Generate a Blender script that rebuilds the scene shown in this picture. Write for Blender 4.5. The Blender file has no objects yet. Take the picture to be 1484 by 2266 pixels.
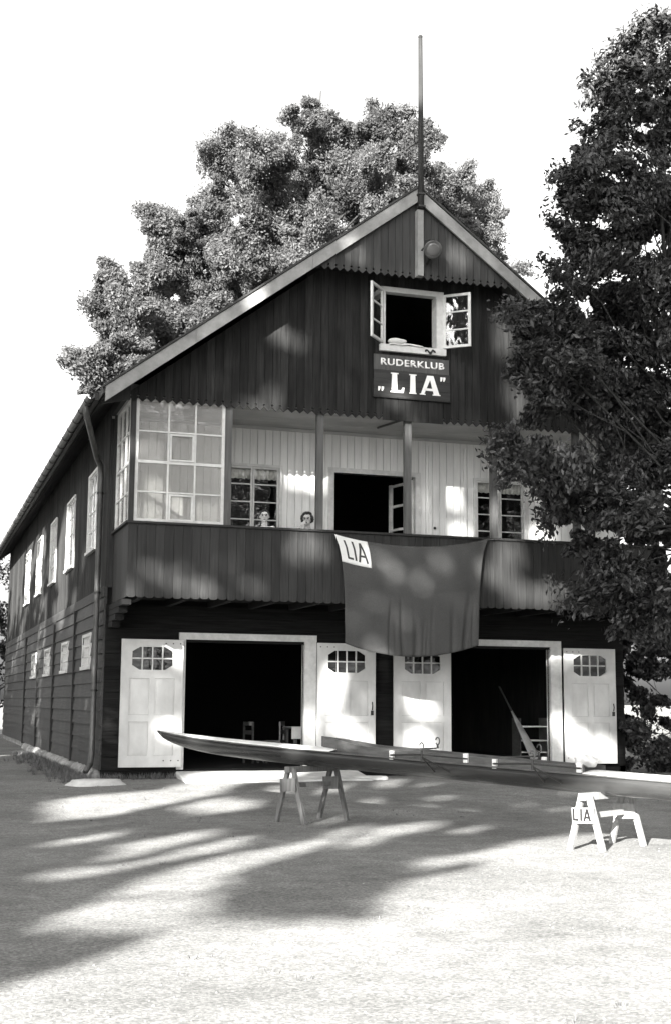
import bpy, math, random
import numpy as np
from mathutils import Vector, Matrix, noise
random.seed(7)
RNG = np.random.default_rng(11)
S = bpy.context.scene
COL = S.collection
R = math.radians
# ------------------------------------------------------------------ camera, sky, sun, exposure
cam = bpy.data.cameras.new("camera"); co = bpy.data.objects.new("camera", cam); COL.objects.link(co)
YAW, PITCH, ROLL = R(17.727), R(8.265), R(.408)
fw = Vector((math.sin(YAW)*math.cos(PITCH), math.cos(YAW)*math.cos(PITCH), math.sin(PITCH)))
rt = Vector((math.cos(YAW), -math.sin(YAW), 0)); up = rt.cross(fw)
rt2 = math.cos(ROLL)*rt + math.sin(ROLL)*up; up2 = -math.sin(ROLL)*rt + math.cos(ROLL)*up
mw = Matrix((rt2, up2, -fw)).transposed().to_4x4(); mw.translation = Vector((0, -25, 1.6))
co.matrix_world = mw
cam.sensor_fit = 'VERTICAL'; cam.sensor_height = 24; cam.lens = 2904.8/2266*24
cam.clip_start = .1; cam.clip_end = 6000
S.camera = co
SUN_EL = R(20); SH = Vector((-.63, -.777, 0)).normalized()
SDIR = Vector((SH.x*math.cos(SUN_EL), SH.y*math.cos(SUN_EL), math.sin(SUN_EL)))
W = bpy.data.worlds.new("World"); S.world = W; W.use_nodes = True
wn = W.node_tree; bg = wn.nodes['Background']
sky = wn.nodes.new('ShaderNodeTexSky'); sky.sky_type = 'NISHITA'; sky.sun_disc = False
sky.sun_elevation = SUN_EL; sky.sun_rotation = math.atan2(SH.x, SH.y); sky.dust_density = 4.0; sky.air_density = 2.2
bw = wn.nodes.new('ShaderNodeRGBToBW'); tint = wn.nodes.new('ShaderNodeMix'); tint.data_type = 'RGBA'; tint.blend_type = 'MULTIPLY'
tint.inputs[0].default_value = 1; tint.inputs[7].default_value = (1, .992, .98, 1)
wn.links.new(sky.outputs[0], bw.inputs[0]); wn.links.new(bw.outputs[0], tint.inputs[6]); wn.links.new(tint.outputs[2], bg.inputs[0])
bg.inputs[1].default_value = .06
sl = bpy.data.lights.new("sun", 'SUN'); sl.energy = 5.0; sl.angle = R(.53); sl.color = (1, .985, .96)
so = bpy.data.objects.new("sun", sl); COL.objects.link(so)
so.rotation_euler = SDIR.to_track_quat('Z', 'Y').to_euler(); so.location = (-20, -30, 30)
S.view_settings.view_transform = 'Standard'; S.view_settings.look = 'None'
S.view_settings.exposure = 2.95; S.view_settings.gamma = 1
S.view_settings.use_curve_mapping = False
S.cycles.max_bounces = 8; S.cycles.transparent_max_bounces = 24; S.cycles.glossy_bounces = 4
S.cycles.use_denoising = True
# ------------------------------------------------------------------ materials
def nodes(name):
    m = bpy.data.materials.new(name); m.use_nodes = True
    nt = m.node_tree; return m, nt, nt.nodes['Principled BSDF']
def warm(v): return (v*1.012, v, v*.985, 1)
def surf(name, lo, hi, scale=(6, 6, 6), rough=.7, rnd=0., bump=.0, detail=6, fine=0, stain=0, spec=.3, metal=0, bdist=.01):
    """noise between two greys in object space, tone varied per object, optional bump and stains"""
    m, nt, b = nodes(name); N = nt.nodes.new; L = nt.links.new
    tc = N('ShaderNodeTexCoord'); mp = N('ShaderNodeMapping'); mp.inputs['Scale'].default_value = scale
    oi = N('ShaderNodeObjectInfo'); cx = N('ShaderNodeCombineXYZ'); ml = N('ShaderNodeMath'); ml.operation = 'MULTIPLY'; ml.inputs[1].default_value = 37.
    L(oi.outputs['Random'], ml.inputs[0]); L(ml.outputs[0], cx.inputs[0]); L(ml.outputs[0], cx.inputs[2]); L(cx.outputs[0], mp.inputs['Location'])
    L(tc.outputs['Object'], mp.inputs[0])
    n1 = N('ShaderNodeTexNoise'); n1.inputs['Detail'].default_value = detail; n1.inputs['Roughness'].default_value = .65; n1.inputs['Scale'].default_value = 1
    L(mp.outputs[0], n1.inputs[0])
    cr = N('ShaderNodeMapRange'); cr.inputs['From Min'].default_value = .32; cr.inputs['From Max'].default_value = .68
    cr.inputs['To Min'].default_value = lo; cr.inputs['To Max'].default_value = hi
    L(n1.outputs[0], cr.inputs[0]); val = cr.outputs[0]
    if rnd:
        a = N('ShaderNodeMapRange'); a.inputs['To Min'].default_value = 1-rnd; a.inputs['To Max'].default_value = 1+rnd
        L(oi.outputs['Random'], a.inputs[0]); mm = N('ShaderNodeMath'); mm.operation = 'MULTIPLY'; L(val, mm.inputs[0]); L(a.outputs[0], mm.inputs[1]); val = mm.outputs[0]
    if stain:
        n2 = N('ShaderNodeTexNoise'); n2.inputs['Scale'].default_value = 1.3; n2.inputs['Detail'].default_value = 5
        mp2 = N('ShaderNodeMapping'); mp2.inputs['Scale'].default_value = (1.5, 1.5, .5); geo = N('ShaderNodeNewGeometry'); L(geo.outputs['Position'], mp2.inputs[0]); L(mp2.outputs[0], n2.inputs[0])
        a = N('ShaderNodeMapRange'); a.inputs['From Min'].default_value = .35; a.inputs['From Max'].default_value = .65; a.inputs['To Min'].default_value = 1-stain; a.inputs['To Max'].default_value = 1+stain*.5
        L(n2.outputs[0], a.inputs[0]); mm = N('ShaderNodeMath'); mm.operation = 'MULTIPLY'; L(val, mm.inputs[0]); L(a.outputs[0], mm.inputs[1]); val = mm.outputs[0]
    cc = N('ShaderNodeCombineColor')
    w2 = N('ShaderNodeMath'); w2.operation = 'MULTIPLY'; w2.inputs[1].default_value = .98; L(val, w2.inputs[0])
    L(val, cc.inputs[0]); L(val, cc.inputs[1]); L(w2.outputs[0], cc.inputs[2]); L(cc.outputs[0], b.inputs['Base Color'])
    b.inputs['Roughness'].default_value = rough; b.inputs['Specular IOR Level'].default_value = spec; b.inputs['Metallic'].default_value = metal
    if bump:
        bp = N('ShaderNodeBump'); bp.inputs['Strength'].default_value = bump; bp.inputs['Distance'].default_value = bdist
        L(n1.outputs[0], bp.inputs['Height']); L(bp.outputs[0], b.inputs['Normal'])
    return m
def plain(name, v, rough=.6, spec=.3, metal=0):
    m, nt, b = nodes(name); b.inputs['Base Color'].default_value = warm(v); b.inputs['Roughness'].default_value = rough
    b.inputs['Specular IOR Level'].default_value = spec; b.inputs['Metallic'].default_value = metal; return m
V = (28, 28, 1.6); H = (1.6, 28, 28); HY = (28, 1.6, 28)
M = {}
M['gable'] = surf('dark_stained_wood', .009, .027, V, .75, .32, .35, stain=.25, spec=.12)
M['upper'] = surf('skylit_dark_wood', .022, .052, V, .65, .25, .35, stain=.2)  # same dark wood as the gable, coloured lighter for its extra skylight
M['parapet'] = surf('dark_varnished_wood', .012, .030, V, .6, .3, .3, stain=.25)
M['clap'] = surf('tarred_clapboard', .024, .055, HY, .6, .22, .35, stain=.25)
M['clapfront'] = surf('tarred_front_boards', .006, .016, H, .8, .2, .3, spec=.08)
M['leftwood'] = surf('side_wall_wood', .018, .040, V, .8, .3, .35, stain=.3, spec=.08)
M['white'] = surf('white_painted_boards', .62, .74, V, .5, .05, .15, stain=.10)
M['whitedoor'] = surf('white_painted_door', .50, .62, (3, 3, 2), .45, .04, .1, stain=.14)
M['trim'] = surf('white_trim_paint', .48, .62, (9, 9, 9), .45, .04, .15, stain=.08)
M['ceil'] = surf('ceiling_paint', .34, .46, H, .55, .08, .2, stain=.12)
M['rake'] = surf('weathered_pale_board', .17, .31, (3, 3, 3), .6, .08, .3, stain=.15)
M['post'] = surf('post_wood', .055, .10, V, .6, .2, .3)
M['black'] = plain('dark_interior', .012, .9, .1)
M['darkwood'] = surf('dark_trim_wood', .012, .03, V, .6, .2, .3)
M['roof'] = surf('roof_covering', .03, .06, (4, 4, 4), .8, .1, .4)
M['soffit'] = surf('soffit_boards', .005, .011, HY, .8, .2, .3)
M['metal'] = surf('zinc_pipe', .06, .12, (5, 5, 2), .45, .1, .1, metal=.3, stain=.2)
M['iron'] = surf('dark_iron', .03, .06, (20, 20, 20), .5, 0, .2, metal=.5)
M['concrete'] = surf('worn_concrete', .38, .55, (5, 5, 5), .85, .05, .4, stain=.15)
M['stone'] = surf('rubble_stone', .16, .34, (7, 7, 7), .9, .25, .6, stain=.2, bdist=.03)
M['cloth'] = surf('white_cloth', .6, .75, (5, 5, 5), .9, .05, .3)
M['bannercloth'] = surf('dark_banner_cloth', .048, .068, (60, 60, 60), .9, .0, .3, stain=.12)
M['whitebanner'] = surf('white_banner_cloth', .62, .7, (60, 60, 60), .9)
M['ink'] = plain('dark_lettering', .05, .7)
M['paint'] = plain('white_lettering', .8, .5)
M['signboard'] = surf('sign_board_dark', .018, .035, H, .6, .2, .3)
M['signgrey'] = surf('sign_board_grey', .045, .08, V, .6, .15, .3)
M['hull'] = surf('varnished_hull', .02, .042, (.8, .8, 5), .22, .0, .05, spec=.55)
M['deck'] = surf('pale_canvas_deck', .62, .75, (5, 5, 5), .6, .0, .1)
M['boatwood'] = surf('varnished_boat_wood', .045, .10, (5, 5, 20), .35, .1, .1, spec=.5)
M['trestle'] = surf('grey_trestle_wood', .065, .125, V, .75, .2, .4)
M['trestlewhite'] = surf('white_trestle_paint', .17, .26, V, .55, .05, .2)
M['pole'] = surf('grey_pole_wood', .018, .040, (20, 20, 1.2), .8, .1, .3, spec=.05)
M['bark'] = surf('bark', .012, .035, (5, 5, 1.5), .9, .1, .8, bdist=.04)
M['skin'] = plain('skin', .50, .5); M['skinlight'] = plain('pale_skin', .45, .5); M['hairdark'] = surf('dark_hair', .015, .035, (60, 60, 60), .6, 0, .6)
M['shirt'] = surf('pale_shirt', .55, .68, (12, 12, 12), .85, 0, .3); M['trousers'] = plain('grey_trousers', .15, .8); M['dress'] = surf('dark_print_dress', .10, .4, (40, 40, 40), .85)
M['lens'] = plain('lamp_glass', .10, .12, .6)
def leafmat(name, v, rnd=.35, trans=.3, rough=.5):
    m, nt, b = nodes(name); N = nt.nodes.new; L = nt.links.new
    geo = N('ShaderNodeNewGeometry'); a = N('ShaderNodeMapRange'); a.inputs['To Min'].default_value = v*(1-rnd); a.inputs['To Max'].default_value = v*(1+rnd)
    L(geo.outputs['Random Per Island'], a.inputs[0]); cc = N('ShaderNodeCombineColor'); [L(a.outputs[0], cc.inputs[i]) for i in range(3)]
    L(cc.outputs[0], b.inputs['Base Color']); b.inputs['Roughness'].default_value = rough; b.inputs['Specular IOR Level'].default_value = .35
    t = N('ShaderNodeBsdfTranslucent'); L(cc.outputs[0], t.inputs[0]); mx = N('ShaderNodeMixShader'); mx.inputs[0].default_value = trans
    L(b.outputs[0], mx.inputs[1]); L(t.outputs[0], mx.inputs[2]); L(mx.outputs[0], nt.nodes['Material Output'].inputs[0]); return m
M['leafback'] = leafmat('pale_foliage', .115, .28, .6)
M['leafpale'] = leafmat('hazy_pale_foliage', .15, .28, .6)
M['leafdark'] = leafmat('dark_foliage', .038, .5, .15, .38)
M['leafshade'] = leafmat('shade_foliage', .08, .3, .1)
M['grass'] = leafmat('dry_grass', .12, .5, .2)
def glassmat():
    m = bpy.data.materials.new('window_glass'); m.use_nodes = True; nt = m.node_tree; nt.nodes.clear(); N = nt.nodes.new; L = nt.links.new
    out = N('ShaderNodeOutputMaterial'); tr = N('ShaderNodeBsdfTransparent'); tr.inputs[0].default_value = (.93, .93, .92, 1)
    gl = N('ShaderNodeBsdfGlossy'); gl.inputs['Roughness'].default_value = .015; gl.inputs[0].default_value = (1, 1, 1, 1)
    tc = N('ShaderNodeTexCoord'); nz = N('ShaderNodeTexNoise'); nz.inputs['Scale'].default_value = 3.5; bp = N('ShaderNodeBump'); bp.inputs['Strength'].default_value = .25; bp.inputs['Distance'].default_value = .02
    L(tc.outputs['Object'], nz.inputs[0]); L(nz.outputs[0], bp.inputs['Height']); L(bp.outputs[0], gl.inputs['Normal'])
    geo = N('ShaderNodeNewGeometry'); dt = N('ShaderNodeVectorMath'); dt.operation = 'DOT_PRODUCT'; L(geo.outputs['Normal'], dt.inputs[0]); L(geo.outputs['Incoming'], dt.inputs[1])
    def mth(op, a, b=None):
        n = N('ShaderNodeMath'); n.operation = op
        for i, q in enumerate((a, b)):
            if q is None: continue
            if isinstance(q, (int, float)): n.inputs[i].default_value = q
            else: L(q, n.inputs[i])
        return n.outputs[0]
    f = mth('SUBTRACT', 1, mth('ABSOLUTE', dt.outputs['Value'])); f = mth('ADD', mth('MULTIPLY', mth('POWER', f, 4), .92), .08)
    mx = N('ShaderNodeMixShader'); L(f, mx.inputs[0]); L(tr.outputs[0], mx.inputs[1]); L(gl.outputs[0], mx.inputs[2]); L(mx.outputs[0], out.inputs[0]); return m
M['glass'] = glassmat()
def groundmat():
    m, nt, b = nodes('trodden_gravel'); N = nt.nodes.new; L = nt.links.new
    geo = N('ShaderNodeNewGeometry')
    def nz(s, d=6, r=.6):
        n = N('ShaderNodeTexNoise'); n.inputs['Scale'].default_value = s; n.inputs['Detail'].default_value = d; n.inputs['Roughness'].default_value = r; L(geo.outputs['Position'], n.inputs[0]); return n.outputs[0]
    def mr(x, a, b_, c, d):
        n = N('ShaderNodeMapRange'); [n.inputs.__getitem__(i+1).__setattr__('default_value', v) for i, v in enumerate((a, b_, c, d))]; L(x, n.inputs[0]); return n.outputs[0]
    def mul(a, b_):
        n = N('ShaderNodeMath'); n.operation = 'MULTIPLY'; L(a, n.inputs[0]); L(b_, n.inputs[1]); return n.outputs[0]
    big = mr(nz(.55), .35, .65, .78, 1.12); mid = mr(nz(3.2, 8, .72), .32, .68, .78, 1.18); fine = mr(nz(34, 5, .75), .3, .7, .66, 1.34)
    vo = N('ShaderNodeTexVoronoi'); vo.inputs['Scale'].default_value = 55; L(geo.outputs['Position'], vo.inputs[0])
    sp = N('ShaderNodeSeparateColor'); L(vo.outputs['Color'], sp.inputs[0]); peb = mr(sp.outputs[0], 0, 1, .72, 1.28)
    v = mul(mul(mul(big, mid), fine), peb)
    k = N('ShaderNodeMath'); k.operation = 'MULTIPLY'; k.inputs[1].default_value = .205; L(v, k.inputs[0])
    cc = N('ShaderNodeCombineColor'); k2 = N('ShaderNodeMath'); k2.operation = 'MULTIPLY'; k2.inputs[1].default_value = .97; L(k.outputs[0], k2.inputs[0])
    L(k.outputs[0], cc.inputs[0]); L(k.outputs[0], cc.inputs[1]); L(k2.outputs[0], cc.inputs[2]); L(cc.outputs[0], b.inputs['Base Color'])
    b.inputs['Roughness'].default_value = .95; b.inputs['Specular IOR Level'].default_value = .1
    bp = N('ShaderNodeBump'); bp.inputs['Strength'].default_value = .4; bp.inputs['Distance'].default_value = .015; L(v, bp.inputs['Height']); L(bp.outputs[0], b.inputs['Normal'])
    return m
M['ground'] = groundmat()
M['hazedglass'] = M['glass'].copy(); M['hazedglass'].name = 'hazed_window_glass'  # pale diffuse colour mixed into the glass to make the panes look hazy
nt = M['hazedglass'].node_tree; o_ = next(n for n in nt.nodes if n.type == 'OUTPUT_MATERIAL'); src = o_.inputs[0].links[0].from_socket
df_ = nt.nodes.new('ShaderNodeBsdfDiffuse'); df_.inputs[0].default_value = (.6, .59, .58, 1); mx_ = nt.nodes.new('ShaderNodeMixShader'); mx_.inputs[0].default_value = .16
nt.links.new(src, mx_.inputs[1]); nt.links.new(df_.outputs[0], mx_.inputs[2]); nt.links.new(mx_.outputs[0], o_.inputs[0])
# ------------------------------------------------------------------ mesh helpers
def root(name, loc, label, cat, group=None):
    o = bpy.data.objects.new(name, None); COL.objects.link(o); o.location = loc; o.empty_display_size = .2
    o['label'] = label; o['category'] = cat
    if group: o['group'] = group
    return o
def world_loc(o):
    v = Vector((0, 0, 0))
    while o is not None: v += o.location; o = o.parent
    return v
class MB:
    """collects shapes in world coordinates; build() links them as one mesh object"""
    def __init__(s, T=None): s.v = []; s.f = []; s.T = T
    def add(s, vs, fs):
        k = len(s.v)
        if s.T: vs = [s.T(*p) for p in vs]
        s.v += [tuple(p) for p in vs]; s.f += [tuple(i+k for i in f) for f in fs]; return s
    def box(s, x0, x1, y0, y1, z0, z1):
        return s.add([(x0, y0, z0), (x1, y0, z0), (x1, y1, z0), (x0, y1, z0), (x0, y0, z1), (x1, y0, z1), (x1, y1, z1), (x0, y1, z1)],
                     [(0, 3, 2, 1), (4, 5, 6, 7), (0, 1, 5, 4), (1, 2, 6, 5), (2, 3, 7, 6), (3, 0, 4, 7)])
    def prism(s, poly, y0, y1):
        """poly of (x,z), counter-clockwise seen from -y, extruded from y0 (front) to y1"""
        n = len(poly)
        vs = [(x, y0, z) for x, z in poly]+[(x, y1, z) for x, z in poly]
        return s.add(vs, [tuple(range(n)), tuple(range(2*n-1, n-1, -1))]+[(i, i+n, (i+1) % n+n, (i+1) % n) for i in range(n)])
    def beam(s, a, b, w, h, upv=(0, 0, 1)):
        a = Vector(a); b = Vector(b); d = (b-a).normalized(); u = Vector(upv)
        if abs(d.dot(u)) > .98: u = Vector((0, 1, 0))
        r = d.cross(u).normalized(); u = r.cross(d)
        vs = []
        for p in (a, b):
            for i, j in ((-1, -1), (1, -1), (1, 1), (-1, 1)): vs.append(p+r*(i*w/2)+u*(j*h/2))
        return s.add(vs, [(0, 1, 2, 3), (7, 6, 5, 4), (0, 4, 5, 1), (1, 5, 6, 2), (2, 6, 7, 3), (3, 7, 4, 0)])
    def tube(s, path, rad, n=8, cap=True):
        path = [Vector(p) for p in path]; m = len(path)
        if not hasattr(rad, '__len__'): rad = [rad]*m
        vs = []; prev = None
        for i, p in enumerate(path):
            d = (path[min(i+1, m-1)]-path[max(i-1, 0)]).normalized()
            if prev is None:
                a = Vector((0, 0, 1)) if abs(d.z) < .9 else Vector((1, 0, 0)); r = d.cross(a).normalized()
            else: r = (prev-d*prev.dot(d)).normalized()
            prev = r; u = d.cross(r)
            for k in range(n):
                t = 2*math.pi*k/n; vs.append(p+(r*math.cos(t)+u*math.sin(t))*rad[i])
        fs = [(i*n+k, i*n+(k+1) % n, (i+1)*n+(k+1) % n, (i+1)*n+k) for i in range(m-1) for k in range(n)]
        if cap: fs += [tuple(range(n-1, -1, -1)), tuple(range((m-1)*n, m*n))]
        return s.add(vs, fs)
    def ell(s, c, r, n=12, m=8):
        vs = [(c[0], c[1], c[2]-r[2])]; fs = []
        for i in range(1, m):
            ph = -math.pi/2+math.pi*i/m
            for k in range(n): t = 2*math.pi*k/n; vs.append((c[0]+r[0]*math.cos(ph)*math.cos(t), c[1]+r[1]*math.cos(ph)*math.sin(t), c[2]+r[2]*math.sin(ph)))
        vs.append((c[0], c[1], c[2]+r[2])); L = len(vs)-1
        fs += [(0, 1+(k+1) % n, 1+k) for k in range(n)]
        fs += [(1+(i-1)*n+k, 1+(i-1)*n+(k+1) % n, 1+i*n+(k+1) % n, 1+i*n+k) for i in range(1, m-1) for k in range(n)]
        fs += [(1+(m-2)*n+k, 1+(m-2)*n+(k+1) % n, L) for k in range(n)]
        return s.add(vs, fs)
    def build(s, name, mat, parent=None, smooth=False, label=None, kind=None, bevel=0):
        o = world_loc(parent) if parent is not None else Vector((0, 0, 0))
        # origin at the piece's own corner so that copies and noise read locally
        me = bpy.data.meshes.new(name); me.from_pydata([(Vector(p)-o)[:] for p in s.v], [], s.f); me.update()
        if smooth: me.polygons.foreach_set('use_smooth', [True]*len(me.polygons))
        me.materials.append(M[mat] if isinstance(mat, str) else mat)
        ob = bpy.data.objects.new(name, me); COL.objects.link(ob); ob.parent = parent
        if label: ob['label'] = label
        if kind: ob['kind'] = kind
        if bevel:
            md = ob.modifiers.new('bevel', 'BEVEL'); md.width = bevel; md.segments = 2; md.limit_method = 'ANGLE'
        return ob
def thing(ob, label, cat, group=None):
    ob['label'] = label; ob['category'] = cat
    if group: ob['group'] = group
    return ob
def struct(ob): ob['kind'] = 'structure'; return ob
def instance(ob, name, parent, loc):
    c = ob.copy(); c.name = name; COL.objects.link(c); c.parent = parent; c.location = loc; return c
def raw_mesh(name, V_, F4, mat, parent, org, smooth=False):
    """fast mesh from numpy: V_ (n,3), F4 (m,k) all faces same size"""
    me = bpy.data.meshes.new(name); V_ = (V_-np.array(org)).astype(np.float32)
    me.vertices.add(len(V_)); me.vertices.foreach_set('co', V_.ravel())
    k = F4.shape[1]; me.loops.add(F4.size); me.loops.foreach_set('vertex_index', F4.ravel().astype(np.int32))
    me.polygons.add(len(F4)); me.polygons.foreach_set('loop_start', np.arange(0, F4.size, k, dtype=np.int32)); me.polygons.foreach_set('loop_total', np.full(len(F4), k, dtype=np.int32))
    me.update(); me.validate(); me.materials.append(M[mat])
    ob = bpy.data.objects.new(name, me); COL.objects.link(ob); ob.parent = parent; return ob
def sst(a, b, x): t = max(0, min(1, (x-a)/(b-a))); return t*t*(3-2*t)
def gz(x, y): return .17*sst(-7, -.6, y)+.012*noise.noise(Vector((x*1.9+3, y*1.9, 0)))*.9+.012*noise.noise(Vector((x*.7, y*.7, 0)))+.005*noise.noise(Vector((x*3, y*3, 5)))
# ------------------------------------------------------------------ ground
def ticks(a, b, n): return list(np.linspace(a, b, n))
gx = [-3000, -800, -200, -60, -25]+ticks(-12, 20, 110)+[30, 60, 200, 800, 3000]
gy = [-800, -200, -60, -35]+ticks(-26, 2, 110)+[8, 30, 80, 250, 1000, 4000]
gv = np.array([(x, y, gz(x, y)) for y in gy for x in gx]); nx = len(gx)
gf = np.array([(j*nx+i, j*nx+i+1, (j+1)*nx+i+1, (j+1)*nx+i) for j in range(len(gy)-1) for i in range(nx-1)])
g = raw_mesh('ground', gv, gf, 'ground', None, (0, 0, 0)); struct(g)
g.data.polygons.foreach_set('use_smooth', [True]*len(g.data.polygons))
# ------------------------------------------------------------------ the boathouse
X0, X1, RX = 3.45, 14.45, 8.82            # wall left, wall right, ridge
YB = 27.0                                  # back wall
P1, P2 = -1.80, -2.40
def roofz(x, off=0): return 11.45-off-.75*abs(x-RX)
B = root('boathouse', (X0, 0, .17), 'tall dark timber boathouse with white trim, open balcony and pointed front gable', 'building')
def part(name, parent=B, label=None):      # an empty part that carries sub-parts
    o = bpy.data.objects.new(name, None); COL.objects.link(o); o.parent = parent; o.empty_display_size = .1
    if label: o['label'] = label
    return o
def vplanks(parent, name, x0, x1, w, zb, zt, y, th, mat, T=None, holes=(), foot=None, gap=.004, jit=.003):
    n = round((x1-x0)/w); w = (x1-x0)/n
    for i in range(n):
        a = x0+i*w+gap/2; b = x0+(i+1)*w-gap/2; mid = (a+b)/2
        xs = sorted({a, b} | {h[0] for h in holes if a < h[0] < b} | {h[1] for h in holes if a < h[1] < b} | ({RX} if T is None and a < RX < b else set()))
        m = MB(T); dy = random.uniform(-jit, jit)
        for c, d in zip(xs[:-1], xs[1:]):
            zc = [(zb(c), zb(d))]; top = (zt(c), zt(d))
            cuts = sorted((h[2], h[3]) for h in holes if h[0] < (c+d)/2 < h[1])
            lo = (zb(c), zb(d))
            for h0, h1 in cuts:
                if h0 > lo[0]+.01:
                    m2 = MB(T) if len(xs) == 2 else m
                    m2.prism([(c, lo[0]), (d, lo[1]), (d, h0), (c, h0)], y+dy, y+dy+th)
                    if m2 is not m: m2.build(name, mat, parent)
                lo = (h1, h1)
            if top[0] > lo[0]+.005 or top[1] > lo[1]+.005:
                poly = [(c, lo[0]), (d, lo[1]), (d, top[1]), (c, top[0])]
                if foot and not cuts and c == a and (d == b or d == RX):
                    z = lo[0]; q = b-a
                    if d != b: pass
                    if foot == 'saw':      # pointed scallop with a drilled notch on either side
                        bot = [(a, z+.06), (a+q*.14, z+.045), (a+q*.36, z+.016), (mid, z), (b-q*.36, z+.016), (b-q*.14, z+.045), (b, z+.06)]
                        R_ = [(b, z+.085), (b-.016, z+.09), (b-.020, z+.103), (b-.016, z+.116), (b, z+.12)]
                        L_ = [(a, z+.12), (a+.016, z+.116), (a+.020, z+.103), (a+.016, z+.09), (a, z+.085)]
                        poly = bot+R_+[(b, zt(b)), (mid, zt(mid)), (a, zt(a))]+L_
                    else:                  # rounded end
                        poly = [(a, z+.035), (a+q*.1, z+.014), (a+q*.3, z+.002), (b-q*.3, z+.002), (b-q*.1, z+.014), (b, z+.035), (b, zt(b)), (a, zt(a))]
                    m.prism(poly, y+dy, y+dy+th); break
                m.prism(poly, y+dy, y+dy+th)
        if m.v: m.build(name, mat, parent)
# --- shell: dark core walls behind the cladding
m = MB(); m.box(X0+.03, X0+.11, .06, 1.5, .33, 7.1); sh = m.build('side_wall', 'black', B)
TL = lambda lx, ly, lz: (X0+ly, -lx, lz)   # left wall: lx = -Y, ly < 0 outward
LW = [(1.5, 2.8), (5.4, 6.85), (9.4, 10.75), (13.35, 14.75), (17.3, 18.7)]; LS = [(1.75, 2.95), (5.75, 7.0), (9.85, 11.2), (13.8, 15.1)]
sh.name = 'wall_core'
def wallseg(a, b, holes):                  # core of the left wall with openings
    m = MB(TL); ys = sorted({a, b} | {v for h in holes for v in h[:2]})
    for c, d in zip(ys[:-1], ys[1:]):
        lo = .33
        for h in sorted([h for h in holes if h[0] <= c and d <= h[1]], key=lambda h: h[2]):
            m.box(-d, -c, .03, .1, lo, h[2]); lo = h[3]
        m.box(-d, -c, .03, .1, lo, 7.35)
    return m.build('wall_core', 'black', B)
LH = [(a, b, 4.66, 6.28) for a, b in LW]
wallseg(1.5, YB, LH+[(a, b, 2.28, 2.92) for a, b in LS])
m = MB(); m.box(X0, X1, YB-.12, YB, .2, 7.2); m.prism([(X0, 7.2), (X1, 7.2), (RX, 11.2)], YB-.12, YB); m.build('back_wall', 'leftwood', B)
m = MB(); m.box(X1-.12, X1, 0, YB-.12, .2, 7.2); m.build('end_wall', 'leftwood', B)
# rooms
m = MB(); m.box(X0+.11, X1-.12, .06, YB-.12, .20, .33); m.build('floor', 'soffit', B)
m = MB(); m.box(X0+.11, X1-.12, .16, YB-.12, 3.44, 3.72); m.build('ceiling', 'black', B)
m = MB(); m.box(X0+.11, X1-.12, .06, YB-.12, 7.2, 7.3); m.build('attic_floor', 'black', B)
m = MB(); m.box(X0+.11, X1-.12, 5.0, 5.1, 3.72, 7.2); m.box(X0+.11, X1-.12, 9.0, 9.1, .33, 3.44); m.prism([(X0+.4, 7.31), (X1-.4, 7.31), (RX, 11.0)], 4.0, 4.1); m.box(4.95, 5.05, .1, 5, 3.72, 7.2); m.build('light_stop_partition', 'black', B)  # inner walls added to stop side-window light showing through the rooms
# --- left wall cladding
up_l = part('side_cladding')
vplanks(up_l, 'plank', -13.0, .0, .17, lambda x: 3.76, lambda x: 7.36, -.022, .05, 'leftwood', TL, [(-b, -a, 4.66, 6.28) for a, b in LW])
vplanks(up_l, 'plank', -YB, -13.0, .7, lambda x: 3.76, lambda x: 7.36, -.022, .05, 'leftwood', TL, [(-b, -a, 4.66, 6.28) for a, b in LW])
m = MB(TL); m.box(-YB, .02, -.05, .02, 3.56, 3.755); m.build('belt_board', 'clap', up_l)
lo_l = part('clapboard_wall')
bays = [(.0, 4.36), (4.46, 8.75), (8.85, 13.0), (13.1, 17.3), (17.4, YB)]
for (a, b) in bays:
    for r in range(12):
        z = .33+r*.27; zz = min(z+.268, 3.56); h = [q for q in LS if a < q[0] < b]
        xs = sorted({a, b} | {v for q in h for v in q})
        m = MB(TL); j = random.uniform(-.004, .004)
        for c, d in zip(xs[:-1], xs[1:]):
            segs = [(z, zz)]
            if any(q[0] <= c and d <= q[1] for q in h):
                segs = [(s0, s1) for s0, s1 in ((z, min(zz, 2.28)), (max(z, 2.92), zz)) if s1 > s0+.01]
            for s0, s1 in segs:
                t0 = -.052+.03*(s0-z)/.27; t1 = -.052+.03*(s1-z)/.27
                if len(xs) > 2: m = MB(TL)
                m.add([(-d, t0+j, s0), (-c, t0+j, s0), (-c, t1+j, s1), (-d, t1+j, s1), (-d, .02, s0), (-c, .02, s0), (-c, .02, s1), (-d, .02, s1)],
                      [(0, 1, 2, 3), (7, 6, 5, 4), (0, 4, 5, 1), (1, 5, 6, 2), (2, 6, 7, 3), (3, 7, 4, 0)])
                if len(xs) > 2: m.build('clapboard', 'clap', lo_l); m = MB(TL)
        if m.v: m.build('clapboard', 'clap', lo_l)
for y in (4.41, 8.8, 13.05, 17.35): m = MB(TL); m.box(-y-.05, -y+.05, -.085, .02, .30, 3.56); m.build('batten', 'darkwood', lo_l)
# plinth stones
pl = part('plinth'); y = 0
k = 0
while y < 16:
    w = random.uniform(.35, .7); m = MB()
    for (cx_, cz, rr) in ((0, 0, 1),):
        m.ell((X0-.04, y+w/2, .14), (.14+random.uniform(0, .05), w/2+.02, .20+random.uniform(-.02, .02)), 10, 6)
    m.build('stone', 'stone', pl, smooth=True); y += w
m = MB(); m.box(X0, X1, .0, .1, .0, .325); m.build('footing', 'clapfront', pl); m = MB(); m.box(X0+.0, X0+.1, .102, YB, .0, .325); m.build('footing', 'stone', pl)
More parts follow.
